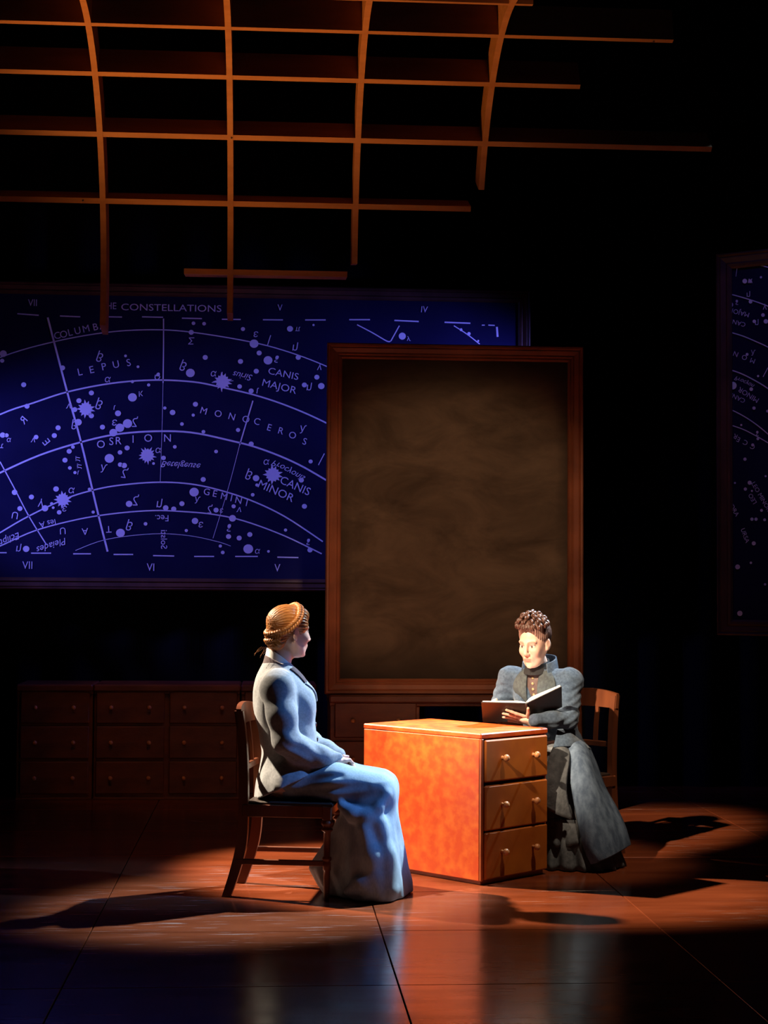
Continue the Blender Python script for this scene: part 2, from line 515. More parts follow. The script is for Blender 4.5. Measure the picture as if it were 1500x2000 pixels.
for pts, wd in (([(205, 265), (310, 320), (410, 378), (438, 381)], 1.8), ([(500, 272), (440, 380)], 1.8), ([(880, 272), (970, 330), (1060, 400)], 1.6),
                ([(1180, 280), (1185, 350)], 3.0), ([(1075, 268), (1095, 268)], 1.5), ([(1120, 268), (1165, 270)], 1.8),
                ([(150, 230), (295, 230)], 2.0), ([(465, 235), (635, 243)], 2.2), ([(815, 248), (995, 255)], 2.2)):
    C1.line([zs(*p) for p in pts], wd)
for x, y, r in ((520, 345, 25), (930, 300, 10), (985, 328, 12), (1050, 378, 7)):
    q = zs(x, y); C1.star(q[0], q[1], r / 3.571)
STARS = [(15, 348, 15), (10, 380, 9), (107, 488, 11), (122, 585, 11), (282, 412, 11), (163, 724, 10), (245, 717, 11), (262, 682, 11), (12, 715, 12), (30, 716, 9),
         (566, 358, 6), (622, 407, 6), (597, 474, 7), (670, 489, 7), (862, 252, 11), (925, 365, 11), (858, 435, 19), (1084, 383, 11), (1145, 303, 19),
         (1168, 345, 11), (1155, 427, 11), (1208, 378, 19), (1095, 237, 9), (872, 211, 8), (920, 213, 8), (1307, 236, 13), (1413, 219, 5), (1344, 365, 11),
         (1428, 454, 11), (1448, 494, 14), (1372, 489, 11), (1080, 496, 10), (1132, 516, 11), (412, 525, 11), (356, 560, 11), (337, 600, 11), (412, 628, 11),
         (597, 545, 19), (532, 617, 13), (462, 679, 11), (575, 663, 20), (540, 682, 19), (511, 704, 17), (353, 657, 15), (743, 593, 7), (778, 613, 12), (881, 576, 11),
         (871, 625, 7), (820, 665, 8), (917, 700, 8), (1073, 692, 9), (1132, 755, 11), (312, 788, 11), (329, 769, 8), (293, 828, 11), (315, 863, 8), (338, 884, 7),
         (573, 773, 11), (541, 793, 10), (493, 820, 20), (542, 848, 10), (560, 852, 12), (737, 818, 10), (692, 843, 6), (788, 768, 8), (974, 789, 8),
         (916, 915, 11), (875, 972, 20), (1154, 909, 14), (1358, 918, 11), (1158, 940, 7), (1139, 984, 8), (1400, 834, 9), (1372, 1036, 11),
         (66, 973, 12), (142, 994, 11), (90, 1046, 11), (253, 958, 12), (203, 1045, 14), (233, 1024, 7), (240, 1042, 6), (267, 1063, 10), (403, 959, 7), (420, 1062, 7),
         (582, 1025, 14), (747, 1043, 12), (783, 1048, 11), (820, 1024, 11), (974, 1053, 11), (1053, 1036, 9), (1048, 1090, 15), (879, 1102, 14), (840, 1145, 7),
         (1030, 1172, 11), (1078, 1179, 11), (1126, 1163, 11), (1119, 1228, 21), (1287, 1143, 7), (1397, 1233, 11), (656, 1115, 8), (543, 1156, 19), (118, 1228, 14),
         (993, 1215, 7), (1004, 1244, 8), (1210, 1239, 6), (-90, 520, 12), (-200, 700, 16), (-300, 900, 12), (-150, 950, 14), (-60, 810, 10)]
for x, y, r in STARS:
    q = z5(x, y); C1.star(q[0], q[1], r / 2.3077, 0, 1.06)
for x, y, r, n in ((387, 597, 26, 13), (1003, 474, 27, 13), (664, 806, 26, 15), (1230, 893, 28, 13), (283, 1006, 25, 13)):
    q = z5(x, y); C1.star(q[0], q[1], r / 2.3077, n, 1.0)
C1.line([z5(1002, 430), z5(1000, 520)], 1.0); C1.line([z5(955, 478), z5(1052, 470)], 1.0)


def T5(txt, x, y, h, rot=0, **k):
    q = z5(x, y); return C1.text(txt, q[0], q[1], h / 2.3077, rot, **k)


for wd, h, rots in ((list(zip('COLUMBA', [(258, 268), (287, 262), (316, 254), (350, 246), (388, 237), (430, 229), (462, 223)])), 33, -13),
                    (list(zip('LEPUS', [(360, 432), (413, 422), (468, 408), (523, 398), (580, 390)])), 34, -12),
                    (list(zip('MONOCEROS', [(918, 607), (983, 620), (1045, 633), (1108, 645), (1158, 655), (1213, 682), (1265, 697), (1318, 717), (1373, 745)])), 32, 16),
                    (list(zip('OSRION', [(455, 758), (502, 745), (533, 742), (600, 735), (668, 730), (755, 730)])), 36, 0),
                    (list(zip('GEMINI', [(932, 972), (968, 980), (1010, 992), (1043, 1000), (1075, 1010), (1112, 1022)])), 32, 12)):
    for ch, (x, y) in wd: T5(ch, x, y, h, rots)
for ch, x, y in (('T', 490, 1138), ('A', 383, 1148), ('U', 283, 1145)): T5(ch, x, y, 32, 180 - 3)
T5('R', 108, 648, 36, -50, flipx=True); T5('E', 208, 748, 36, 50, flipx=True); T5('U', 68, 1075, 34, 190)
T5('CANIS', 1277, 440, 32, 12, stretch=1.15); T5('MAJOR', 1258, 497, 34, 14, stretch=1.12)
T5('CANIS', 1330, 945, 38, 24, stretch=1.0); T5('MINOR', 1243, 968, 38, 24, stretch=1.05)
for ch, x, y, h, r in (('β', 450, 362, 40, 10), ('β', 826, 402, 40, 12), ('α', 485, 466, 32, 0), ('α', 962, 440, 32, 0), ('θ', 712, 445, 38, 8), ('β', 447, 575, 42, 10), ('κ', 634, 530, 32, -10),
                       ('Σ', 862, 288, 32, 0), ('ε', 1153, 262, 34, 0), ('δ', 1248, 368, 36, 8), ('η', 1330, 322, 36, 0), ('γ', 1440, 412, 30, 0), ('η', 1393, 502, 34, 0), ('ι', 1160, 516, 34, 0),
                       ('ν', 310, 585, 30, 0), ('β', 335, 668, 36, 0), ('ι', 515, 592, 28, 0), ('ε', 516, 660, 36, 0), ('ζ', 608, 655, 40, 0), ('λ', 468, 862, 36, 0), ('ζ', 562, 885, 40, 10),
                       ('α', 713, 785, 32, 0), ('α', 322, 966, 34, 0), ('γ', 184, 1026, 36, 0), ('ε', 291, 1048, 34, 0), ('π', 350, 822, 28, 90), ('π', 357, 855, 28, 90), ('ι', 352, 885, 24, 0),
                       ('λ', 1366, 686, 36, 0), ('α', 1200, 838, 32, 0), ('β', 1122, 893, 40, 12), ('λ', 890, 1005, 30, 0), ('ζ', 612, 1008, 42, 0), ('η', 718, 1028, 38, 0), ('ζ', 946, 1048, 34, 0),
                       ('ε', 998, 1056, 26, 0), ('ν', 1078, 1052, 30, 0), ('ε', 905, 1120, 34, 0), ('δ', 1033, 1128, 38, 0), ('δ', 1390, 1192, 32, 0), ('β', 583, 1122, 40, 8), ('α', 1160, 1240, 28, 0),
                       ('η', 84, 1228, 34, 0), ('ν', 150, 738, 28, 0), ('τ', 8, 765, 26, 0), ('π', 1342, 238, 26, 0), ('α', 40, 738, 24, 0)):
    T5(ch, x, y, h, r, flipy=True, shear=.15)
T5('Sirius', 1092, 447, 30, 12, flipx=True, flipy=True, shear=.3)
T5('Betelgeuse', 815, 850, 30, 4, flipy=True, shear=.3)
T5('Procyonis', 1300, 875, 30, 28, flipy=True, shear=.3)
T5('Pleiades', 230, 1212, 32, -18, flipx=True, flipy=True, shear=.3); T5('les A', 215, 1112, 28, -12, flipx=True, flipy=True)
T5('Ecliptic', 30, 1188, 32, -22, flipx=True, flipy=True, shear=.3)
T5('Fec.', 730, 1088, 30, 0, flipx=True, flipy=True); T5('Solsti', 738, 1185, 30, -90, flipy=True)
for t, x, y, h in (('VII', 148, 120, 32), ('THE', 490, 134, 32), ('CONSTELLATIONS', 772, 143, 32), ('V', 1262, 142, 30), ('VII', 125, 1303, 36), ('VI', 680, 1312, 36), ('V', 1250, 1315, 36), ('VIII', -420, 1298, 36)):
    T5(t, x, y, h, 1, stretch=1.25 if len(t) > 6 else .9)
q = zs(655, 160); C1.text('I', q[0], q[1], 13, 6, stretch=.9)
q = zs(680, 161); C1.text('V', q[0], q[1], 13, 6, stretch=.9)
q = zs(565, 365); C1.text('λ', q[0], q[1], 9, 0)

# ------------------------------------------------------------------ second chart on the angled right wall
RA = math.radians(-36.0)
p0 = on_y(1401, 498, 10.6); p1 = on_y(1401, 1240, 10.6)
RU = np.array([math.cos(RA), math.sin(RA), 0.0]); RN = np.array([math.sin(RA), -math.cos(RA), 0.0])
rz0, rz1 = float(p1[2]), float(p0[2]); RW = 2.6
RO = np.array([p0[0], 10.6, 0.0])
chart2 = empty('star_chart', tuple(RO + np.array([0, 0, rz0])), RA, 'dim blue star chart in a dark frame angled at the right edge', 'chart')
cb = MB().box((RW / 2, .03, (rz1 - rz0) / 2), (RW - .06, .05, rz1 - rz0 - .06)); cb.build('chart_panel', M_CHART, chart2)
frame_rails(chart2, (0, .03, 0), (1, 0, 0), (0, 0, 1), (0, -1, 0), RW, rz1 - rz0, .10,
            [(0, .055), (.10, .062), (.22, .050), (.30, .055), (.62, .042), (.72, .050), (.88, .046), (1, .036)], M_CHARTFRAME)


def chart2_to3d(px, py):
    d = ray(px, py); o = np.array([0, 0, CAMH]); P = RO - RN * (-.004)
    t = ((P - o) @ RN) / (d @ RN); X = o + d * t - RO
    return np.array([X @ RU, 0.0, X[2] - rz0])


C2 = Chart(chart2_to3d, (0, -1, 0), chart2)


def zr(x, y): return (1390 + x / 5.0, 480 + y / 5.0)


for pts, wd in (([(150, 465), (250, 490), (400, 535), (550, 590), (800, 700)], 1.6), ([(400, 172), (550, 210), (800, 290)], 1.6), ([(150, 835), (300, 880), (420, 930), (550, 990), (800, 1130)], 1.6),
                ([(130, 1195), (280, 1245), (420, 1315), (550, 1395), (800, 1580)], 1.8), ([(140, 1580), (260, 1635), (400, 1720), (550, 1840), (750, 2030)], 1.6),
                ([(150, 1740), (300, 1790), (420, 1850), (550, 1925), (700, 2020)], 1.4), ([(250, 190), (235, 300)], .8), ([(548, 1190), (500, 1280)], 1.2)):
    C2.line([zr(*p) for p in pts], wd)
for x, y, r in ((322, 345, 23), (480, 307, 11), (378, 546, 18), (183, 575, 26), (500, 676, 18), (415, 738, 17), (528, 738, 22), (345, 1060, 14), (452, 1272, 11), (205, 1365, 38), (385, 1400, 18), (412, 1585, 16),
                (288, 1750, 10), (450, 1885, 14), (180, 1892, 8), (400, 1945, 15), (545, 1615, 14)):
    q = zr(x, y); C2.star(q[0], q[1], r / 5.0)


def zr2(x, y): return (1350 + x / 2.5, 470 + y / 2.5)


for x, y, r in ((262, 1067, 8), (285, 1182, 10), (264, 1213, 8), (296, 1222, 5), (343, 1317, 7), (213, 1183, 5), (363, 1150, 5), (305, 1478, 10), (178, 1510, 11), (226, 1593, 12), (291, 1573, 6), (188, 1627, 9),
                (190, 1697, 12), (186, 1752, 12), (237, 1820, 13), (360, 1678, 6), (316, 1360, 8), (296, 1360, 8), (358, 1363, 7)):
    q = zr2(x, y); C2.star(q[0], q[1], r / 2.5)


def TR(t, x, y, h, rot, **k):
    q = zr(x, y); C2.text(t, q[0], q[1], h / 5.0, rot, **k)


TR('MAJOR', 270, 650, 48, 195, flipx=False); TR('CANIS', 245, 748, 46, 195); TR('MINOR', 360, 1455, 52, 212); TR('CANIS', 245, 1480, 46, 205)
for ch, x, y in (('M', 400, 1120), ('O', 320, 1088), ('N', 235, 1055), ('O', 155, 1025)): TR(ch, x, y, 50, 200)
for ch, x, y in (('C', 400, 1960), ('E', 262, 1890), ('R', 232, 1860), ('C', 330, 1920)): TR(ch, x, y, 50, 205)
TR('Procyon', 320, 1330, 44, 25, flipy=True, shear=.3)
for ch, x, y in (('π', 375, 345), ('δ', 245, 545), ('η', 358, 480), ('γ', 518, 605), ('η', 440, 755), ('λ', 405, 1040), ('δ', 445, 1825)): TR(ch, x, y, 55, 0, flipy=True)
for t, x, y, r in (('LEO', 300, 1260, 240), ('HYDRA', 200, 1300, 60), ('LEO MINOR', 340, 1250, 60), ('URSA', 262, 1440, 70)):
    q = zr2(x, y); C2.text(t, q[0], q[1], 9, r)

# ------------------------------------------------------------------ hanging curved lattice
LR, LA, LF0, LZ0, LY0 = 1.40, .43, .10, 3.335, 10.6
RIBX = [-1.87, -1.07, -.268, .527, 1.325]
lat = empty('hanging_lattice', (0.0, 10.2, 3.1), 0, 'curved wooden lattice of slats and ribs hung above the stage', 'lattice')
lo = np.array([0.0, 10.2, 3.1])


def lat_pt(s, d=0.0):
    """arc length s from the lowest slat row, d = distance out of the curve towards the back"""
    ph = LF0 + s / LR
    r = LR + d
    return np.array([LY0 - LR + r * math.cos(ph), LZ0 + r * math.sin(ph)])


PD, TH = .20, .034


def slat(row, x0, x1):
    s0 = row * LA
    vs = []
    for x in (x0, x1):
        for (ds, d) in ((-TH / 2, 0), (TH / 2, 0), (TH / 2, PD), (-TH / 2, PD)):
            p = lat_pt(s0 + ds, d); vs.append((x - lo[0], p[0] - lo[1], p[1] - lo[2]))
    mesh_obj('slat', vs, [(0, 1, 2, 3), (7, 6, 5, 4), (0, 4, 5, 1), (1, 5, 6, 2), (2, 6, 7, 3), (3, 7, 4, 0)], M_LATTICE, lat)


def inv_row_x(px, row):
    p = lat_pt(row * LA); return float(on_y(px, 300, p[0])[0] + 0)


for row, a, b in ((0, 362, 680), (1, None, 920), (2, None, 1390), (3, None, 1133), (4, None, 1315), (5, None, 1040)):
    x0 = -2.5 if a is None else inv_row_x(a, row)
    slat(row, x0, inv_row_x(b, row))
RTH = .036
for x, yb in zip(RIBX, (660, 640, 612, 510, 360)):
    # bottom end: arc length where the rib meets the photo height
    ss = np.linspace(-1.2, 3.0, 800); best = min(ss, key=lambda s: abs(on_y(450, yb, lat_pt(s)[0])[2] - lat_pt(s)[1]))
    vs = []; S = np.linspace(best, 2.32, 40)
    for s_ in S:
        for (dx, d) in ((-RTH / 2, -.002), (RTH / 2, -.002), (RTH / 2, PD), (-RTH / 2, PD)):
            p = lat_pt(s_, d); vs.append((x + dx - lo[0], p[0] - lo[1], p[1] - lo[2]))
    fs = [(0, 1, 2, 3), tuple(len(vs) - 4 + k for k in (3, 2, 1, 0))]
    for i in range(len(S) - 1):
        for k in range(4):
            fs.append((4 * i + k, 4 * i + (k + 1) % 4, 4 * i + 4 + (k + 1) % 4, 4 * i + 4 + k))
    mesh_obj('rib', vs, fs, M_LATTICE, lat)
for x in (RIBX[0], RIBX[2], RIBX[4]):
    for s_ in (1.2, 2.1):
        p = lat_pt(s_, PD * .5)
        MB().tube([(x - lo[0], p[0] - lo[1], p[1] - lo[2]), (x - lo[0], p[0] - lo[1], 8.5 - lo[2])], .004, 6).build('suspension_cable', M_CABLE, lat)
M_STEEL = mat('steel_screw', (.7, .7, .7), .3, metallic=1.0)
for px, row in ((1277, 4), (163, 1), (452, 2)):
    p = lat_pt(row * LA, -.004); x = inv_row_x(px, row)
    MB().lathe([(.002, -.004), (.006, -.003), (.006, .002)], 8, 'y', (x - lo[0], p[0] - lo[1], p[1] - lo[2])).build('screw_head', M_STEEL, lat)

# ------------------------------------------------------------------ cabinets with drawers
def knob(parent, loc, r=.016, matl=None, axis_rot=0.0, sc=1.0):
    """turned knob pointing to local -y"""
    prof = [(r * .55, 0), (r * .42, -r * .7), (r * .5, -r * 1.0), (r * .95, -r * 1.4), (r * 1.05, -r * 1.9), (r * .8, -r * 2.4), (r * .3, -r * 2.6)]
    o = MB().lathe(prof, 12, 'y').build('knob', matl or M_KNOB, parent, True)
    o.location = loc; return o


def cabinet(x0, x1, yf, depth, cols, label, hollow=None, ztop=.79):
    w_ = x1 - x0
    c = empty('drawer_cabinet', ((x0 + x1) / 2, yf, 0), 0, label, 'cabinet', 'low drawer cabinets along the back')
    for (a, b) in (hollow or ((x0, x1),)):
        MB().box(((a + b) / 2 - (x0 + x1) / 2, depth / 2 + .012, .36), (b - a, depth - .02, .72), .004).build('pedestal' if hollow else 'body', M_CABINET, c)
    MB().box((0, depth / 2 - .005, .765), (w_ + .006, depth + .03, .05), .010).build('cabinet_top', M_CABINET, c)
    MB().box((0, depth / 2 + .003, .732), (w_ + .004, depth - .006, .026), .006).build('cornice', M_CABINET, c)
    MB().box((0, .03, .008), (w_, .05, .016), .003).build('plinth', M_CABINET, c) if hollow is None else None
    for (a, b) in cols:
        cxm = (a + b) / 2 - (x0 + x1) / 2; ww = b - a
        for zc in (.632, .392, .150):
            d = MB().box((0, 0, 0), (ww - .022, .022, .222), .007).build('drawer', M_CABINET, c)
            d.location = (cxm, .006, zc)
            for sx in (-1, 1):
                knob(d, (sx * ww * .265, -.009, .0), .0145)
    return c


cabinet(-1.72, -1.205, 11.6, .46, [(-1.705, -1.215)], 'dim low drawer cabinet at far left under the star chart')
cabinet(-1.195, -.195, 11.6, .46, [(-1.19, -.70), (-.69, -.20)], 'two-column drawer cabinet behind the left chair, under the star chart')
cabinet(-.185, .335, 11.6, .46, [(-.175, .325)], 'drawer cabinet mostly hidden behind the person in grey jacket')
cabinet(.385, 2.0, 10.5, .5, [(.405, .945), (1.46, 1.98)], 'kneehole drawer cabinet carrying the tall blackboard', hollow=((.39, .955), (1.45, 1.995)))

# ------------------------------------------------------------------ blackboard
BY = 10.56
bl = on_y(632, 1353, BY); br = on_y(1137, 1360, BY); tl = on_y(641, 668, BY); tr = on_y(1140, 680, BY)
bx0, bx1 = float((bl[0] + tl[0]) / 2), float((br[0] + tr[0]) / 2); bz0, bz1 = .792, float((tl[2] + tr[2]) / 2)
board = empty('blackboard', ((bx0 + bx1) / 2, BY, bz0), 0, 'tall empty blackboard in a reddish wooden frame', 'blackboard')


def slate_material():
    m = mat('slate', (.022, .017, .012), .85, spec=.2)
    nt = m.node_tree; N = nt.nodes; L = nt.links; b = N['Principled BSDF']
    tc = N.new('ShaderNodeTexCoord'); mp = N.new('ShaderNodeMapping'); mp.inputs['Scale'].default_value = (1, 1, 1.9); mp.inputs['Rotation'].default_value = (0, .25, 0)
    L.new(tc.outputs['Object'], mp.inputs[0])
    n1 = N.new('ShaderNodeTexNoise'); n1.inputs['Scale'].default_value = 2.0; n1.inputs['Detail'].default_value = 9; n1.inputs['Roughness'].default_value = .62; n1.inputs['Distortion'].default_value = .6
    L.new(mp.outputs[0], n1.inputs['Vector'])
    cr = N.new('ShaderNodeValToRGB'); cr.color_ramp.elements[0].position = .3; cr.color_ramp.elements[1].position = .72
    cr.color_ramp.elements[0].color = (.050, .030, .017, 1); cr.color_ramp.elements[1].color = (.150, .094, .055, 1)
    L.new(n1.outputs[0], cr.inputs[0])
    # chalk dust wiped thin along the rim of the slate
    sp = N.new('ShaderNodeSeparateXYZ'); L.new(tc.outputs['Generated'], sp.inputs[0])
    def edge(out, k):
        a = N.new('ShaderNodeMath'); a.operation = 'SUBTRACT'; a.inputs[1].default_value = .5; L.new(out, a.inputs[0])
        c = N.new('ShaderNodeMath'); c.operation = 'ABSOLUTE'; L.new(a.outputs[0], c.inputs[0])
        d = N.new('ShaderNodeMapRange'); d.inputs[1].default_value = .5; d.inputs[2].default_value = k; d.inputs[3].default_value = .0; d.inputs[4].default_value = 1.
        L.new(c.outputs[0], d.inputs[0]); return d.outputs[0]
    n2 = N.new('ShaderNodeTexNoise'); n2.inputs['Scale'].default_value = 3.0; L.new(mp.outputs[0], n2.inputs['Vector'])
    mn = N.new('ShaderNodeMath'); mn.operation = 'MULTIPLY'; L.new(edge(sp.outputs[0], .40), mn.inputs[0]); L.new(edge(sp.outputs[2], .30), mn.inputs[1])
    ad = N.new('ShaderNodeMath'); ad.operation = 'MULTIPLY_ADD'; L.new(n2.outputs[0], ad.inputs[0]); ad.inputs[1].default_value = .5; L.new(mn.outputs[0], ad.inputs[2])
    sb = N.new('ShaderNodeMapRange'); sb.inputs[1].default_value = .2; sb.inputs[2].default_value = 1.1; L.new(ad.outputs[0], sb.inputs[0])
    mx = N.new('ShaderNodeMix'); mx.data_type = 'RGBA'; L.new(sb.outputs[0], mx.inputs[0]); mx.inputs[6].default_value = (.020, .014, .010, 1); L.new(cr.outputs[0], mx.inputs[7])
    L.new(mx.outputs[2], b.inputs['Base Color'])
    return m


M_SLATE = slate_material()
bw, bh = bx1 - bx0, bz1 - bz0
MB().box((0, .03, bh / 2), (bw - .08, .03, bh - .08)).build('slate_panel', M_SLATE, board)
frame_rails(board, (-bw / 2, .05, 0), (1, 0, 0), (0, 0, 1), (0, -1, 0), bw, bh, .098,
            [(0, .07), (.08, .082), (.20, .082), (.26, .070), (.34, .074), (.60, .060), (.70, .064), (.78, .052), (.90, .058), (.97, .048), (1, .036)], M_FRAMEWOOD)

# ------------------------------------------------------------------ desk
DTH, DL, DW, DH = .7198, .826, .514, .746
desk = empty('desk', (1.0525, 8.2219, 0), DTH, 'orange-brown wooden pedestal desk with three drawers between the two seated people', 'desk')
# local x runs along the drawer front, local y into the desk
MB().box((DW / 2, DL / 2, .011), (DW - .03, DL - .03, .022)).build('plinth', M_DESKEDGE, desk)
MB().box((DW / 2, DL / 2 + .010, .37), (DW - .026, DL - .024, .70), .004).build('carcass', M_DESKEDGE, desk)
MB().box((.0045, DL / 2 + .004, .37), (.014, DL - .008, .70), .004).build('side_panel', M_DESK, desk)
MB().box((DW - .0045, DL / 2 + .004, .37), (.014, DL - .008, .70), .004).build('side_panel', M_DESK, desk)
MB().box((DW / 2, DL / 2, DH - .014), (DW + .008, DL + .008, .028), .006).build('desk_top', M_DESK, desk)
MB().box((.008, .004, .37), (.018, .018, .70), .004).build('corner_post', M_DESKEDGE, desk)
for zc, hh in ((.608, .208), (.376, .222), (.142, .232)):
    d = MB().box((0, 0, 0), (DW - .030, .030, hh), .007).build('drawer', M_DRAWER, desk)
    d.location = (DW / 2 + .006, .002, zc)
    for sx in (-.118, .122):
        knob(d, (sx, -.013, .012), .0170)


# ------------------------------------------------------------------ chairs
def make_chair(label):
    c = empty('wooden_chair', (0, 0, 0), 0, label, 'chair', 'wooden slat-back chairs at the desk')
    # local x forward; near/far along y
    for sy in (-1, 1):
        y0 = sy * .185
        path = catmull([(-.275, y0, 0), (-.235, y0, .12), (-.205, y0, .25), (-.195, y0, .43), (-.198, y0, .62), (-.210, y0, .78), (-.224, y0, .875)], 5)

        def sec(i, path=path):
            p = path[i]; hw = .017; hd = .021 + .004 * math.sin(min(p[2] / .45, 1) * PI)
            return [(p[0] - hd, p[1] - hw, p[2]), (p[0] + hd, p[1] - hw, p[2]), (p[0] + hd, p[1] + hw, p[2]), (p[0] - hd, p[1] + hw, p[2])]
        MB().sweep(path, sec).build('back_post', M_CHAIR, c)
        yf = sy * .2
        prof = [(.012, 0), (.014, .02), (.016, .10), (.0155, .135), (.019, .138), (.019, .175), (.0155, .178), (.022, .186), (.022, .196), (.015, .202), (.0165, .26), (.017, .315),
                (.026, .322), (.027, .330), (.018, .338), (.028, .352), (.028, .362), (.018, .374), (.020, .378), (.020, .43)]
        MB().lathe(prof, 14, 'z', (.205, yf, 0)).build('front_leg', M_CHAIR, c, True)
        MB().box((.205, yf, .405), (.044, .044, .066), .004).build('leg_block', M_CHAIR, c)
        MB().box((-.015, sy * .196, .168), (.43, .016, .026), .003).build('stretcher', M_CHAIR, c)
        MB().box((0.0, sy * .196, .408), (.40, .022, .058), .003).build('seat_rail', M_CHAIR, c)
    MB().box((.205, 0, .408), (.022, .38, .058), .003).build('seat_rail', M_CHAIR, c)
    MB().box((-.19, 0, .408), (.022, .36, .058), .003).build('seat_rail', M_CHAIR, c)
    s = MB()
    vs = [(-.185, -.185, 0), (.232, -.222, 0), (.232, .222, 0), (-.185, .185, 0)]
    s.add([(x, y, .434) for x, y, _ in vs] + [(x, y, .446) for x, y, _ in vs] + [(x * .95, y * .95, .451) for x, y, _ in vs],
          [(3, 2, 1, 0), (0, 1, 5, 4), (1, 2, 6, 5), (2, 3, 7, 6), (3, 0, 4, 7), (4, 5, 9, 8), (5, 6, 10, 9), (6, 7, 11, 10), (7, 4, 8, 11), (8, 9, 10, 11)])
    s.build('seat', M_SEATPAD, c)
    # curved top rail
    rail = MB(); n = 12; vs = []; fs = []
    for k in range(n + 1):
        t = k / n * 2 - 1; y = t * .205; xb = -.222 - .018 * (1 - t * t); top = .885 + .022 * (1 - t * t); bot = .805 + .004 * (1 - t * t)
        vs += [(xb - .012 + .010, y, bot), (xb + .022, y, bot), (xb + .012, y, top), (xb - .012, y, top)]
    for k in range(n):
        for j in range(4):
            fs.append((4 * k + j, 4 * k + (j + 1) % 4, 4 * k + 4 + (j + 1) % 4, 4 * k + 4 + j))
    fs += [(3, 2, 1, 0), (4 * n, 4 * n + 1, 4 * n + 2, 4 * n + 3)]
    rail.add(vs, fs); rail.build('top_rail', M_CHAIR, c)
    MB().box((-.200, 0, .606), (.022, .36, .030), .003).build('lower_rail', M_CHAIR, c)
    for y in (-.062, .062):
        pts = [(-.203, y, .60), (-.210, y, .70), (-.224, y, .81)]

        def sec2(i, pts=pts):
            p = pts[i]; return [(p[0] - .007, p[1] - .012, p[2]), (p[0] + .007, p[1] - .012, p[2]), (p[0] + .007, p[1] + .012, p[2]), (p[0] - .007, p[1] + .012, p[2])]
        MB().sweep(pts, sec2).build('slat', M_CHAIR, c)
    return c


def copy_tree(o, parent=None):
    c = o.copy(); COL.objects.link(c); c.parent = parent
    for ch in list(o.children): copy_tree(ch, c)
    return c


CH_L = make_chair('dark wooden chair under the person in grey jacket and blue skirt')
CH_R = copy_tree(CH_L); CH_R['label'] = 'reddish wooden slat-back chair behind the person with the book'
CH_L.location = (.115, 8.115, 0); CH_L.rotation_euler = (0, 0, math.radians(-10))
CH_R.location = (1.632, 9.16, 0); CH_R.rotation_euler = (0, 0, math.radians(-139))

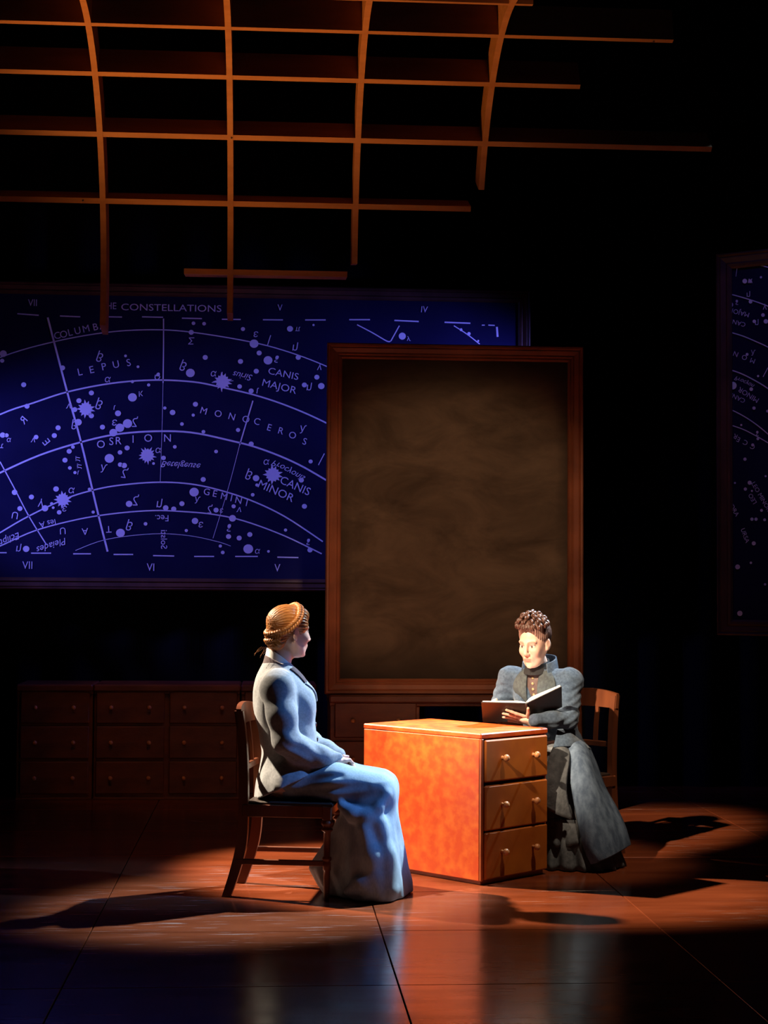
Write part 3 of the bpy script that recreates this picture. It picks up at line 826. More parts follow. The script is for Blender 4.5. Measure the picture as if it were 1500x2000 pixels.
# ------------------------------------------------------------------ implicit surfaces for the figures
class Field:
    """list of implicit shapes blended in order; meshed with sparse surface nets"""
    def __init__(s):
        s.p = []; s.R = np.eye(3); s.o = np.zeros(3)

    def frame(s, origin=(0, 0, 0), yaw=0.0, pitch=0.0, roll=0.0):
        """following shapes are given in this frame (pitch > 0 leans forward/down)"""
        cy, sy = math.cos(yaw), math.sin(yaw); cp, sp = math.cos(pitch), math.sin(pitch); cr, sr = math.cos(roll), math.sin(roll)
        Rz = np.array([[cy, -sy, 0], [sy, cy, 0], [0, 0, 1]]); Ry = np.array([[cp, 0, sp], [0, 1, 0], [-sp, 0, cp]])
        Rx = np.array([[1, 0, 0], [0, cr, -sr], [0, sr, cr]])
        s.R = Rz @ Ry @ Rx; s.o = np.array(origin, float); return s

    def W(s, p): return s.R @ np.array(p, float) + s.o

    def _add(s, fn, c, rad, op, k):
        s.p.append((fn, np.array(c, float), float(rad), op, k))

    def ell(s, c, r, op='+', k=.02, yaw=0.0, pitch=0.0):
        C = s.W(c); R = s.R
        if yaw or pitch:
            cy, sy = math.cos(yaw), math.sin(yaw); cp, sp = math.cos(pitch), math.sin(pitch)
            R = R @ np.array([[cy, -sy, 0], [sy, cy, 0], [0, 0, 1]]) @ np.array([[cp, 0, sp], [0, 1, 0], [-sp, 0, cp]])
        r = np.array(r, float); r2 = r * r

        def fn(P):
            q = (P - C) @ R
            k0 = np.sqrt(((q / r) ** 2).sum(1)); k1 = np.sqrt(((q / r2) ** 2).sum(1)) + 1e-9
            return k0 * (k0 - 1) / k1
        s._add(fn, C, r.max(), op, k); return s

    def cap(s, a, b, r1, r2=None, op='+', k=.02, flat=None):
        """round cone; flat = (axis vector, factor) squeezes the section along an axis"""
        A, B = s.W(a), s.W(b); r2 = r1 if r2 is None else r2; d = B - A; dd = d @ d + 1e-12
        ax = None
        if flat is not None: ax = s.R @ np.array(flat[0], float); ax = ax / np.linalg.norm(ax); ff = flat[1]

        def fn(P):
            q = P - A; t = np.clip((q @ d) / dd, 0, 1)
            e = q - t[:, None] * d
            if ax is not None:
                m = e @ ax; e = e + np.outer(m * (1 / ff - 1), ax)
                return (np.sqrt((e * e).sum(1)) - (r1 + (r2 - r1) * t)) * min(1.0, ff * 1.3)
            return np.sqrt((e * e).sum(1)) - (r1 + (r2 - r1) * t)
        s._add(fn, (A + B) / 2, np.linalg.norm(d) / 2 + max(r1, r2), op, k); return s

    def chain(s, pts, rad, op='+', k=.02, flat=None):
        for i in range(len(pts) - 1): s.cap(pts[i], pts[i + 1], rad[i], rad[i + 1], op, k, flat)
        return s

    def stack(s, zs, cx, cy, rx, ry, op='+', k=.02, mod=None, power=2.0):
        """vertical stack of (super)ellipse sections in the current frame; mod(theta, z) scales the radius"""
        zs = np.array(zs, float); R = s.R; o = s.o
        zf = np.linspace(zs[0], zs[-1], 60)

        def sm(a):
            a = np.interp(zf, zs, np.array(a, float))
            for _ in range(3): a[1:-1] = (a[:-2] + 2 * a[1:-1] + a[2:]) / 4
            return a
        A = [sm(a) for a in (cx, cy, rx, ry)]

        def fn(P):
            q = (P - o) @ R; z = q[:, 2]
            x0, y0, a, b = [np.interp(z, zf, v) for v in A]
            u = (q[:, 0] - x0) / a; v = (q[:, 1] - y0) / b
            rho = (np.abs(u) ** power + np.abs(v) ** power) ** (1 / power)
            if mod is not None: rho = rho / mod(np.arctan2(v, u), z)
            d = (rho - 1) * np.minimum(a, b)
            e = np.maximum(zs[0] - z, z - zs[-1])
            return np.maximum(d, e)
        c = s.W((np.mean(cx), np.mean(cy), (zs[0] + zs[-1]) / 2))
        s._add(fn, c, np.linalg.norm([max(rx) * 1.3 + np.ptp(cx), max(ry) * 1.3 + np.ptp(cy), (zs[-1] - zs[0]) / 2]), op, k); return s

    def half(s, n, c, op='&', k=.01, centre=None, rad=9.0):
        """keep the side where n.(p-c) < 0"""
        n = s.R @ np.array(n, float); n = n / np.linalg.norm(n); C = s.W(c)
        s._add(lambda P: (P - C) @ n, C if centre is None else centre, rad, op, k); return s

    def disp(s, fn, centre=(0, 0, 0), rad=9.0):
        s._add(fn, centre, rad, 'd', 0); return s

    def ev(s, P, sel=None):
        d = np.full(len(P), 1.0)
        for i, (fn, c, r, op, k) in enumerate(s.p):
            if sel is not None and not sel[i]: continue
            if op == 'd':
                d = d + fn(P); continue
            e = fn(P)
            if op == '+':
                h = np.clip(.5 + .5 * (d - e) / k, 0, 1); d = d + (e - d) * h - k * h * (1 - h)
            elif op == '-':
                h = np.clip(.5 - .5 * (d + e) / k, 0, 1); d = d + (-e - d) * h + k * h * (1 - h)
            else:
                h = np.clip(.5 - .5 * (d - e) / k, 0, 1); d = e + (d - e) * (1 - h) + k * h * (1 - h)
                # smooth max
        return d

    def mesh(s, h, lo, hi, n=12):
        lo = np.array(lo, float); hi = np.array(hi, float)
        nb = np.ceil((hi - lo) / (h * n)).astype(int)
        diag = h * n * .866
        C = np.array([c for _, c, _, _, _ in s.p]); RR = np.array([r for _, _, r, _, _ in s.p]); KK = np.array([max(p[4], 0) for p in s.p])
        g = np.stack(np.meshgrid(*[np.arange(n + 1)] * 3, indexing='ij'), -1).reshape(-1, 3)
        bl = np.stack(np.meshgrid(*[np.arange(m) for m in nb], indexing='ij'), -1).reshape(-1, 3)
        ctr = lo + (bl + .5) * (h * n)
        dc = s.ev(ctr)
        act = bl[np.abs(dc) < diag * 1.7 + .012]
        BIG = 1 << 20
        keys = []; pos = []; qa = []
        for b in act:
            base = b * n; c = lo + (b + .5) * h * n
            sel = np.linalg.norm(C - c, axis=1) < RR + diag + KK * 1.2 + .012
            if not sel.any(): continue
            P = lo + (base + g) * h
            D = s.ev(P, sel).reshape(n + 1, n + 1, n + 1)
            S = D < 0
            if S.all() or not S.any(): continue
            # cells
            cs = np.zeros((n, n, n), int); acc = np.zeros((n, n, n, 3)); cnt = np.zeros((n, n, n))
            for ax in range(3):
                o1, o2 = [a for a in range(3) if a != ax]
                sl0 = [slice(None)] * 3; sl1 = [slice(None)] * 3
                sl0[ax] = slice(0, n); sl1[ax] = slice(1, n + 1)
                d0, d1 = D[tuple(sl0)], D[tuple(sl1)]
                cross = (d0 < 0) != (d1 < 0)
                t = np.where(cross, d0 / np.where(cross, d0 - d1, 1), 0)
                for a in (0, 1):
                    for bb in (0, 1):
                        q = [slice(None)] * 3; q[o1] = slice(a, a + n); q[o2] = slice(bb, bb + n)
                        cr = cross[tuple(q)]; tt = t[tuple(q)]
                        v = [0, 0, 0]; v[ax] = None; v[o1] = a; v[o2] = bb
                        for m in range(3): acc[..., m] += np.where(cr, tt if v[m] is None else v[m], 0)
                        cnt += cr
                # quads, owned where both other indices are 0..n-1
                own = [slice(0, n)] * 3
                cr = cross[tuple(own)]
                idx = np.argwhere(cr)
                if len(idx):
                    sg = (d0[tuple(own)] < 0)[cr]
                    qa.append(np.column_stack([idx + base, np.full(len(idx), ax), sg]))
            m = cnt > 0
            idx = np.argwhere(m)
            keys.append(idx + base); pos.append(lo + (idx + base + acc[m] / cnt[m][:, None]) * h)
        K = np.concatenate(keys); V = np.concatenate(pos); Q = np.concatenate(qa).astype(np.int64)
        key = lambda a: ((a[:, 0] + 8) * BIG + (a[:, 1] + 8)) * BIG + a[:, 2] + 8
        kk = key(K.astype(np.int64)); order = np.argsort(kk); ks = kk[order]
        F = []
        for ax in range(3):
            sub = Q[Q[:, 3] == ax]
            if not len(sub): continue
            o1, o2 = [(1, 2), (2, 0), (0, 1)][ax]
            ids = []; ok = np.ones(len(sub), bool)
            for (a, b) in ((-1, -1), (0, -1), (0, 0), (-1, 0)):
                c = sub[:, :3].copy(); c[:, o1] += a; c[:, o2] += b
                kx = key(c); j = np.clip(np.searchsorted(ks, kx), 0, len(ks) - 1)
                ok &= ks[j] == kx; ids.append(order[j])
            f = np.stack(ids, 1); neg = sub[:, 4] == 0
            f[neg] = f[neg][:, ::-1]
            F.append(f[ok])
        F = np.concatenate(F)
        return V, F


def field_obj(name, V, F, matl, parent, col=None, relax=1):
    # light relaxation so that voxel terraces vanish
    if relax:
        e = np.concatenate([F[:, [0, 1]], F[:, [1, 2]], F[:, [2, 3]], F[:, [3, 0]]])
        for _ in range(relax):
            acc = np.zeros_like(V); c = np.zeros(len(V))
            np.add.at(acc, e[:, 0], V[e[:, 1]]); np.add.at(c, e[:, 0], 1)
            np.add.at(acc, e[:, 1], V[e[:, 0]]); np.add.at(c, e[:, 1], 1)
            V = V * .5 + .5 * acc / np.maximum(c, 1)[:, None]
    me = bpy.data.meshes.new(name)
    me.vertices.add(len(V)); me.vertices.foreach_set('co', V.astype(np.float32).ravel())
    me.loops.add(len(F) * 4); me.loops.foreach_set('vertex_index', F.astype(np.int32).ravel())
    me.polygons.add(len(F)); me.polygons.foreach_set('loop_start', np.arange(0, len(F) * 4, 4, dtype=np.int32))
    me.polygons.foreach_set('use_smooth', np.ones(len(F), bool))
    me.update(calc_edges=True); me.validate()
    if col is not None:
        ca = me.color_attributes.new('Col', 'FLOAT_COLOR', 'POINT')
        c = np.ones((len(V), 4), np.float32); c[:, :3] = col(V); ca.data.foreach_set('color', c.ravel())
    me.materials.append(matl)
    o = bpy.data.objects.new(name, me); COL.objects.link(o); o.parent = parent
    return o


def smoothstep(a, b, x):
    t = np.clip((x - a) / (b - a), 0, 1); return t * t * (3 - 2 * t)


def head_shapes(f):
    """face and skull in the current frame: x to the nose, z up, origin mid-head"""
    f.ell((-.018, 0, .042), (.097, .075, .084), k=.02)
    f.ell((.030, 0, -.015), (.060, .060, .092), k=.03)
    f.ell((.040, 0, -.078), (.042, .043, .036), k=.03)
    f.ell((.062, 0, -.094), (.024, .022, .018), k=.02)
    f.ell((.082, 0, -.103), (.010, .013, .010), k=.012)
    for sy in (-1, 1):
        f.cap((-.005, sy * .050, -.042), (.052, sy * .022, -.090), .014, .012, k=.025)      # jaw line
        f.ell((.064, sy * .036, -.022), (.022, .022, .024), k=.022)                          # cheek
        f.cap((.088, sy * .010, .029), (.073, sy * .047, .031), .0065, .005, k=.016)          # brow
        f.ell((.098, sy * .031, .008), (.019, .021, .013), '-', .012)                        # socket
        f.ell((.072, sy * .031, .008), (.0135, .0150, .0130), k=.004)                        # eye
        f.cap((.0835, sy * .019, .0135), (.0775, sy * .045, .0120), .0032, .0026, k=.004)    # upper lid
    f.cap((.090, 0, .020), (.1085, 0, -.022), .0085, .0105, k=.012)                           # nose
    f.ell((.109, 0, -.027), (.0110, .0115, .0095), k=.006)
    for sy in (-1, 1): f.ell((.100, sy * .0115, -.031), (.0085, .0075, .0075), k=.006)
    f.ell((.082, 0, -.060), (.015, .025, .020), k=.018)                                       # muzzle
    f.ell((.0945, 0, -.0570), (.0065, .0175, .0042), k=.005)                                   # lips
    f.ell((.0935, 0, -.0672), (.0065, .0155, .0050), k=.005)
    f.cap((.0995, -.016, -.0620), (.0995, .016, -.0620), .0020, .0020, '-', .004)
    f.ell((.100, 0, -.082), (.012, .02, .006), '-', .012)
    for sy in (-1, 1):
        f.ell((-.012, sy * .0745, -.002), (.0195, .0085, .0320), k=.006, yaw=sy * -.35)
        f.ell((-.006, sy * .0850, .002), (.0095, .0060, .0170), '-', .006)
        f.ell((-.004, sy * .0720, -.026), (.0090, .0070, .0110), k=.006)


def head_colour(frame, skin, lip, brow, hair_under):
    R, o = frame

    def col(V):
        q = (V - o) @ R; n = len(V); c = np.tile(np.array(skin), (n, 1))
        def mixin(m, k): c[:] = c * (1 - m[:, None]) + np.array(k) * m[:, None]
        x, y, z = q[:, 0], np.abs(q[:, 1]), q[:, 2]
        fr = x > .03
        blush = np.exp(-(((x - .07) / .03) ** 2 + ((y - .042) / .02) ** 2 + ((z + .03) / .022) ** 2)); mixin(blush * .35, (skin[0] * .95, skin[1] * .62, skin[2] * .58))
        lipm = smoothstep(1.25, .9, np.sqrt(((y) / .021) ** 2 + ((z + .0625) / .0105) ** 2)) * (x > .082); mixin(lipm * .85, lip)
        bz = .030 + .004 * np.sin(np.clip((y - .012) / .04, 0, 1) * PI)
        bm = smoothstep(.0055, .003, np.abs(z - bz)) * (y > .011) * (y < .049) * fr; mixin(bm * .5, brow)
        em = smoothstep(1.15, .95, np.sqrt(((y - .031) / .0135) ** 2 + ((z - .0075) / .0068) ** 2)) * (x > .07); mixin(em, (.75, .72, .68))
        im = smoothstep(1.15, .85, np.sqrt(((y - .030) / .0062) ** 2 + ((z - .0075) / .0064) ** 2)) * (x > .07); mixin(im, (.05, .035, .025))
        lm = smoothstep(.0030, .0012, np.abs(z - .0145)) * (np.abs(y - .031) < .016) * (x > .068); mixin(lm * .8, (.06, .035, .03))
        hu = smoothstep(.0, .02, -x + .02) * smoothstep(.0, .02, z + .02) * (y < .068); mixin(hu, hair_under)
        return c
    return col


def finger(f, pts, r0, r1):
    f.chain(pts, list(np.linspace(r0, r1, len(pts))), k=.005)


M_SKIN = mat('skin', (1, 1, 1), .5, (.93, .90, .90), 40, vcol=True, spec=.35)
M_SKIN.node_tree.nodes['Principled BSDF'].inputs['Subsurface Weight'].default_value = .08
M_SKIN.node_tree.nodes['Principled BSDF'].inputs['Subsurface Radius'].default_value = (.01, .004, .002)
M_HAIR_A = mat('hair_auburn', (.42, .17, .045), .42, (.30, .10, .024), 60, (.15, 1, 1), bump=.35, bscale=140)
M_HAIR_B = mat('hair_dark', (.060, .022, .014), .42, (.11, .045, .028), 50, (1, 1, .2), bump=.5, bscale=120)
M_HAIR_G = mat('hair_grey', (.30, .28, .27), .45, (.12, .08, .07), 55, (1, 1, .2), bump=.4, bscale=120)
M_JACKET_A = mat('grey_wool', (.29, .30, .315), .95, (.22, .23, .245), 90, bump=.10, bscale=300, sheen=.15, spec=.15)
M_COLLAR_A = mat('plum_velvet', (.055, .034, .040), .9, (.08, .05, .055), 60, sheen=.3, spec=.1)
M_SKIRT_A = mat('blue_grey_linen', (.29, .36, .405), .92, (.235, .30, .345), 120, (1, 1, .4), bump=.08, bscale=300, spec=.15)
M_SHIRT = mat('white_cotton', (.78, .77, .74), .85)
M_JACKET_B = mat('slate_blue_wool', (.072, .103, .150), .93, (.044, .064, .098), 70, bump=.12, bscale=260, sheen=.15, spec=.15)
M_LAPEL_B = mat('charcoal_wool', (.075, .085, .085), .93, (.05, .055, .06), 60, bump=.12, bscale=260, spec=.15)
M_VEST_B = mat('mauve_brown_silk', (.125, .075, .065), .6, (.09, .05, .045), 50)
M_SKIRT_B = mat('charcoal_silk', (.105, .110, .118), .75, (.06, .064, .070), 30, bump=.2, bscale=90, spec=.3)
M_OVER_B = mat('slate_tweed', (.140, .188, .262), .93, (.062, .088, .135), 26, (1, 1, .5), bump=.2, bscale=200, spec=.15)
M_BLACKCLOTH = mat('black_cloth', (.012, .011, .012), .9)


def cloth_noise(amp, freq, ph=0.0, ax=(1, 1, 1)):
    ax = np.array(ax, float)

    def fn(P):
        q = P * ax * freq
        return amp * (np.sin(q[:, 0] * 1.0 + 1.7 * np.sin(q[:, 2] * .6 + ph) + ph) * np.sin(q[:, 2] * 1.1 + 1.3 * np.sin(q[:, 1] * .8) + ph * 2) + .5 * np.sin(q[:, 1] * 1.9 + q[:, 2] * 1.4 + ph))
    return fn


def strip(name, rows, matl, parent, thick=.006, sub=2):
    """cloth patch through a grid of control points, with thickness"""
    R = [catmull(r, 5) for r in rows]; R = [catmull([r[j] for r in R], 5) for j in range(len(R[0]))]
    nu, nv = len(R), len(R[0]); vs = [tuple(p) for col in R for p in col]
    fs = [(i * nv + j, (i + 1) * nv + j, (i + 1) * nv + j + 1, i * nv + j + 1) for i in range(nu - 1) for j in range(nv - 1)]
    o = mesh_obj(name, vs, fs, matl, parent, True)
    md = o.modifiers.new('thickness', 'SOLIDIFY'); md.thickness = thick; md.offset = 0
    return o


# ------------------------------------------------------------------ woman on the left
A = empty('person', (.115, 8.115, 0), math.radians(-8), 'seated person in grey jacket and long blue skirt, hands in lap, seen from the side', 'person')
f = Field()
TYA = math.radians(10)
HA = ((-.014, .0, 1.243), math.radians(38), math.radians(4))
f.frame(HA[0], HA[1], HA[2]); head_shapes(f)
frA = (f.R.copy(), f.o.copy())
f.frame()
f.chain([(-.040, 0, 1.20), (-.058, 0, 1.13), (-.080, 0, 1.06)], [.050, .050, .062], k=.025)
f.stack([.50, .62, .70, .85, .96, 1.04, 1.085], [-.02, -.02, -.015, -.03, -.045, -.06, -.075], [0] * 7, [.10, .105, .095, .105, .10, .075, .055], [.17, .155, .125, .145, .165, .12, .06], k=.03)
ARM_A = {}
for sy in (-1, 1):
    sh = (-.045, sy * .165, 1.005); el = (-.005, sy * .220, .722); wr = (.200, sy * .080, .634)
    ARM_A[sy] = (sh, el, wr)
    f.chain([sh, el, wr], [.045, .036, .024], k=.02)
    f.cap((-.02, sy * .09, .53), (.42, sy * .085, .49), .075, .052, k=.03)
    f.chain([(.42, sy * .085, .49), (.36, sy * .09, .26), (.35, sy * .09, .07)], [.052, .048, .032], k=.02)
    f.cap((.33, sy * .09, .035), (.47, sy * .095, .028), .030, .024, k=.02)
# hands folded in the lap
f.ell((.236, -.040, .630), (.046, .030, .019), k=.012, yaw=.45)
f.cap((.205, -.075, .632), (.220, -.055, .632), .022, .024, k=.015)
for i in range(4):
    y = -.028 + i * .0
    b = np.array([.264 - .010 * i, -.050 + .020 * i * .9, .634 - .001 * i])
    finger(f, [b, b + (.022, .018, .002), b + (.034, .036, -.014), b + (.030, .048, -.026)], .0090, .0068)
finger(f, [(.230, -.022, .640), (.254, -.010, .650), (.274, .004, .648)], .0098, .0076)
f.ell((.230, .034, .612), (.044, .032, .018), k=.012, yaw=-.45)
f.cap((.205, .075, .632), (.215, .05, .618), .022, .024, k=.015)
for i in range(4):
    b = np.array([.268 - .012 * i, .036 - .018 * i, .612])
    finger(f, [b, b + (.026, -.014, -.002), b + (.040, -.026, -.016)], .0088, .0070)
finger(f, [(.226, .014, .624), (.252, .004, .632), (.270, -.004, .630)], .0095, .0075)
V, F_ = f.mesh(.0042, (-.28, -.32, -.01), (.60, .32, 1.42))
field_obj('body', V, F_, M_SKIN, A, head_colour(frA, (.72, .43, .32), (.50, .16, .13), (.20, .09, .04), (.25, .10, .04)))

# hair
f = Field(); f.frame(HA[0], HA[1], HA[2])
f.ell((-.020, 0, .048), (.106, .083, .088), k=.02)
f.ell((.040, 0, .092), (.050, .058, .034), k=.03)
f.ell((-.075, 0, -.022), (.046, .056, .052), k=.03)
f.cap((-.075, -.03, -.06), (-.075, .03, -.06), .024, .024, k=.03)
for sy in (-1, 1):
    f.ell((.022, sy * .062, .040), (.040, .020, .040), k=.02)
R_, o_ = f.R.copy(), f.o.copy()


def strands(P, R_=R_, o_=o_):
    q = (P - o_) @ R_
    a = np.arctan2(q[:, 1], q[:, 2] - .02); return .0016 * np.sin(a * 40 + 1.2 * np.sin(q[:, 0] * 30)) + .0008 * np.sin(a * 83 + 2 * np.sin(q[:, 0] * 25))


f.disp(strands)
f.ell((.118, 0, -.030), (.082, .085, .098), '-', .012)
for sy in (-1, 1):
    f.ell((.000, sy * .098, -.022), (.036, .036, .052), '-', .008)
V, F_ = f.mesh(.0034, (-.22, -.18, 1.08), (.16, .18, 1.42))
field_obj('hair', V, F_, M_HAIR_A, A)
HF = Field().frame(HA[0], HA[1], HA[2])


def braid(path, rad, parent, matl, per=.020, name='braid'):
    """three-strand plait along a path, built as three interwoven tubes"""
    P = catmull(path, 14); L_ = [0.0]
    for i in range(1, len(P)): L_.append(L_[-1] + float(np.linalg.norm(P[i] - P[i - 1])))
    ctr = np.array(HF.W((-.02, 0, .03)))
    br = MB()
    for st in range(3):
        pts = []
        for i, p in enumerate(P):
            t = P[min(i + 1, len(P) - 1)] - P[max(i - 1, 0)]; t /= np.linalg.norm(t)
            W = np.array(HF.W(p)); tw = HF.R @ t; nrm = W - ctr; nrm -= tw * (nrm @ tw); nrm /= np.linalg.norm(nrm); bi = np.cross(tw, nrm)
            a = L_[i] / per * PI + st * 2 * PI / 3
            pts.append(W + bi * math.sin(a) * rad * .95 + nrm * math.sin(2 * a) * rad * .45)
        br.tube(pts, rad * .62, 7)
    return br.build(name, matl, parent, True)


BP = [(.030, .0, .136), (.026, -.038, .126), (.014, -.068, .100), (-.006, -.084, .066), (-.034, -.086, .036), (-.062, -.078, .010), (-.090, -.058, -.008), (-.110, -.030, -.018), (-.116, 0, -.022)]
braid(BP, .0135, A, M_HAIR_A); braid([(x, -y, z) for x, y, z in BP], .0135, A, M_HAIR_A)
braid([(-.100, .045, -.050), (-.113, .0, -.052), (-.100, -.036, -.044), (-.080, -.060, -.030)], .0120, A, M_HAIR_A)
wisp = MB()
for k in range(7):
    a = (-.10 - .004 * k, -.03 + .012 * k, -.075); wisp.tube([HF.W(a), HF.W((a[0] - .02, a[1], a[2] - .012)), HF.W((a[0] - .04 - .006 * (k % 3), a[1], a[2] - .03 - .008 * (k % 4)))], .0007, 4)
wisp.build('loose_hair', M_HAIR_A, A)

# jacket
f = Field(); f.frame((0, 0, 0), TYA)
zz = [.44, .54, .60, .665, .78, .88, .97, 1.03, 1.07, 1.10]
bk = [-.175, -.165, -.152, -.142, -.165, -.188, -.190, -.175, -.155, -.140]
fr_ = [.135, .142, .138, .128, .118, .104, .084, .050, .015, -.010]
wy = [.250, .232, .198, .155, .165, .178, .182, .150, .105, .080]
f.stack(zz, [(a + b) / 2 for a, b in zip(bk, fr_)], [0] * 10, [(b - a) / 2 for a, b in zip(bk, fr_)], wy, k=.02,
        mod=lambda th, z: 1 + .030 * np.sin(th * 9) * smoothstep(.66, .46, z), power=2.2)
f.ell((.055, -.065, .90), (.055, .07, .075), k=.05); f.ell((.055, .065, .90), (.055, .07, .075), k=.05)
f.frame()
for sy in (-1, 1):
    sh, el, wr = ARM_A[sy]
    f.chain([(-.052, sy * .150, 1.012), (-.048, sy * .185, .985), (-.020, sy * .218, .86), (.002, sy * .226, .745)], [.066, .078, .070, .064], k=.03)
    f.chain([(.002, sy * .226, .740), (.055, sy * .185, .700), (.150, sy * .120, .656), (.222, sy * .080, .634)], [.062, .062, .055, .046], k=.03)
f.frame()
f.half((.48, 0, -1), (-.155, 0, .450), k=.006)                      # hem, higher in front
f.cap((-.17, -.16, .60), (-.09, -.205, .655), .012, .016, '-', .03)  # waist creases
f.cap((-.15, -.17, .71), (-.03, -.20, .735), .010, .018, '-', .03)
f.cap((-.10, -.155, .955), (-.035, -.235, 1.000), .008, .010, '-', .025)
f.cap((-.115, -.185, .82), (-.09, -.19, .93), .012, .012, '-', .03)
f.half((.93, -.52, -.10), (.252, -.070, .632), k=.006, centre=np.array([.23, -.08, .63]), rad=.08)
f.half((.93, .52, -.10), (.252, .070, .632), k=.006, centre=np.array([.23, .08, .63]), rad=.08)
f.disp(cloth_noise(.0010, 24, .4)); f.disp(cloth_noise(.0009, 55, 1.1, (1, 1, .6)))
f.disp(lambda P: .0030 * np.sin(P[:, 0] * 75 + P[:, 2] * 85 + 1.5 * np.sin(P[:, 1] * 35)) * np.exp(-((P[:, 0] - .05) / .10) ** 2 - ((P[:, 2] - .70) / .075) ** 2) * smoothstep(.08, .14, np.abs(P[:, 1])))
V, F_ = f.mesh(.0052, (-.27, -.34, .40), (.34, .34, 1.16))
field_obj('jacket', V, F_, M_JACKET_A, A)
JA = f

# collars, lapel, buttons
def ring_collar(c, r0, r1, h, tilt, a0, a1, matl, name, parent, thick=.008, flare=.0, yaw=0.0, drop=0.0):
    rows = []
    for j in range(4):
        t = j / 3; row = []
        for k in range(13):
            a = a0 + (a1 - a0) * k / 12
            x, y = (r0[0] + flare * t) * math.cos(a), (r0[1] + flare * t) * math.sin(a)
            z = h * (1 - t) + tilt * x - drop * max(0, math.cos(a)) * 1.0
            cy_, sy_ = math.cos(yaw), math.sin(yaw)
            row.append((c[0] + x * cy_ - y * sy_, c[1] + x * sy_ + y * cy_, c[2] + z))
        rows.append(row)
    return strip(name, rows, matl, parent, thick)


ring_collar((-.062, 0, 1.086), (.060, .060), None, .050, -.55, .35, 2 * PI - .35, M_SHIRT, 'shirt_collar', A, .006, .008, TYA, .02)
f = Field(); f.frame((0, 0, 0), TYA)
f.stack([.99, 1.04, 1.08, 1.12, 1.15], [-.074, -.070, -.066, -.062, -.060], [0] * 5, [.112, .096, .082, .074, .070], [.118, .104, .090, .076, .070], k=.01)
f.stack([.98, 1.06, 1.16], [-.066, -.064, -.060], [0] * 3, [.066, .064, .060], [.068, .066, .060], '-', .004)
f.half((.52, 0, 1), (-.066, 0, 1.102), k=.004); f.half((-.30, 0, -1), (-.066, 0, 1.052), k=.004)
f.half((1, 0, 0), (.012, 0, 1.05), k=.004)
V, F_ = f.mesh(.0040, (-.22, -.14, .98), (.08, .14, 1.17))
field_obj('jacket_collar', V, F_, M_COLLAR_A, A)
def surf_dist(fld, o, d, tmax=.4):
    """last crossing of the surface along a ray from inside"""
    t = np.linspace(0, tmax, 400); P = np.array(o) + t[:, None] * np.array(d)
    v = fld.ev(P); i = np.where(v < 0)[0]
    return P[i[-1]] if len(i) else P[0]


DA = np.array([math.cos(TYA), math.sin(TYA), 0]); NA = np.array([-DA[1], DA[0], 0])


def jfront(y, z, lift): return surf_dist(JA, DA * -.06 + NA * y + np.array([0, 0, z]), DA) + DA * lift


for sy in (-1, 1):
    for matl, t0, t1, wid, nm in ((M_COLLAR_A, 0, .42, (.030, .050), 'collar_end'), (M_JACKET_A, .44, 1.0, (.052, .020), 'lapel')):
        rows = []
        for q_ in np.linspace(0, 1, 5):
            t = t0 + (t1 - t0) * q_; yi = .058 - .052 * t; wd = wid[0] + (wid[1] - wid[0]) * q_; z = 1.082 - .16 * t
            rows.append([jfront(sy * yi, z, .010), jfront(sy * (yi + wd * .5), z - .004, .010), jfront(sy * (yi + wd), z - .010, .005)])
        strip(nm, rows, matl, A, .007)
rows = [[(-.014, y, 1.080), (.020, y * .8, 1.02), (.055, y * .5, .955)] for y in (-.04, 0.0, .04)]
o = strip('shirt_front', rows, M_SHIRT, A, .006); o.rotation_euler = (0, 0, TYA)
for z in (.87, .80, .73):
    b = MB().lathe([(.004, .006), (.012, .004), (.012, -.002), (.009, -.004)], 12, 'x', (0, 0, 0)).build('button', M_BUTTON, A, True)
    b.location = surf_dist(JA, (-.02 + .02 * DA[1], -.02, z), DA) ; b.rotation_euler = (0, 0, TYA - .3)

# skirt
f = Field(); f.frame()
f.ell((.01, 0, .530), (.115, .175, .085), k=.03)
for sy in (-1, 1):
    f.chain([(.04, sy * .100, .535), (.22, sy * .105, .525), (.425, sy * .095, .492)], [.076, .094, .090], k=.05)
f.cap((.10, 0, .56), (.42, 0, .505), .075, .072, k=.05)


def skmod(th, z):
    a = smoothstep(.46, .05, z)
    return 1 + a * (.045 * np.sin(5 * th + 1.1 - z * 5) + .035 * np.sin(9 * th + .4 + z * 6) + .015 * np.sin(17 * th))


zz = [.0, .06, .12, .20, .30, .40, .47, .52]
fx = [.580, .572, .562, .550, .532, .520, .508, .480]; bx_ = [.255, .250, .245, .245, .250, .255, .262, .30]
f.stack(zz, [(a + b) / 2 for a, b in zip(fx, bx_)], [0, 0, 0, 0, 0, 0, 0, 0], [(a - b) / 2 for a, b in zip(fx, bx_)], [.255, .262, .255, .240, .220, .200, .180, .14], k=.05, mod=skmod, power=2.3)
f.stack([0, .06, .12, .20, .30, .40], [.25, .225, .20, .23, .26, .30], [0] * 6, [.085, .110, .115, .09, .06, .04], [.140, .140, .140, .14, .14, .14], k=.05, mod=skmod)
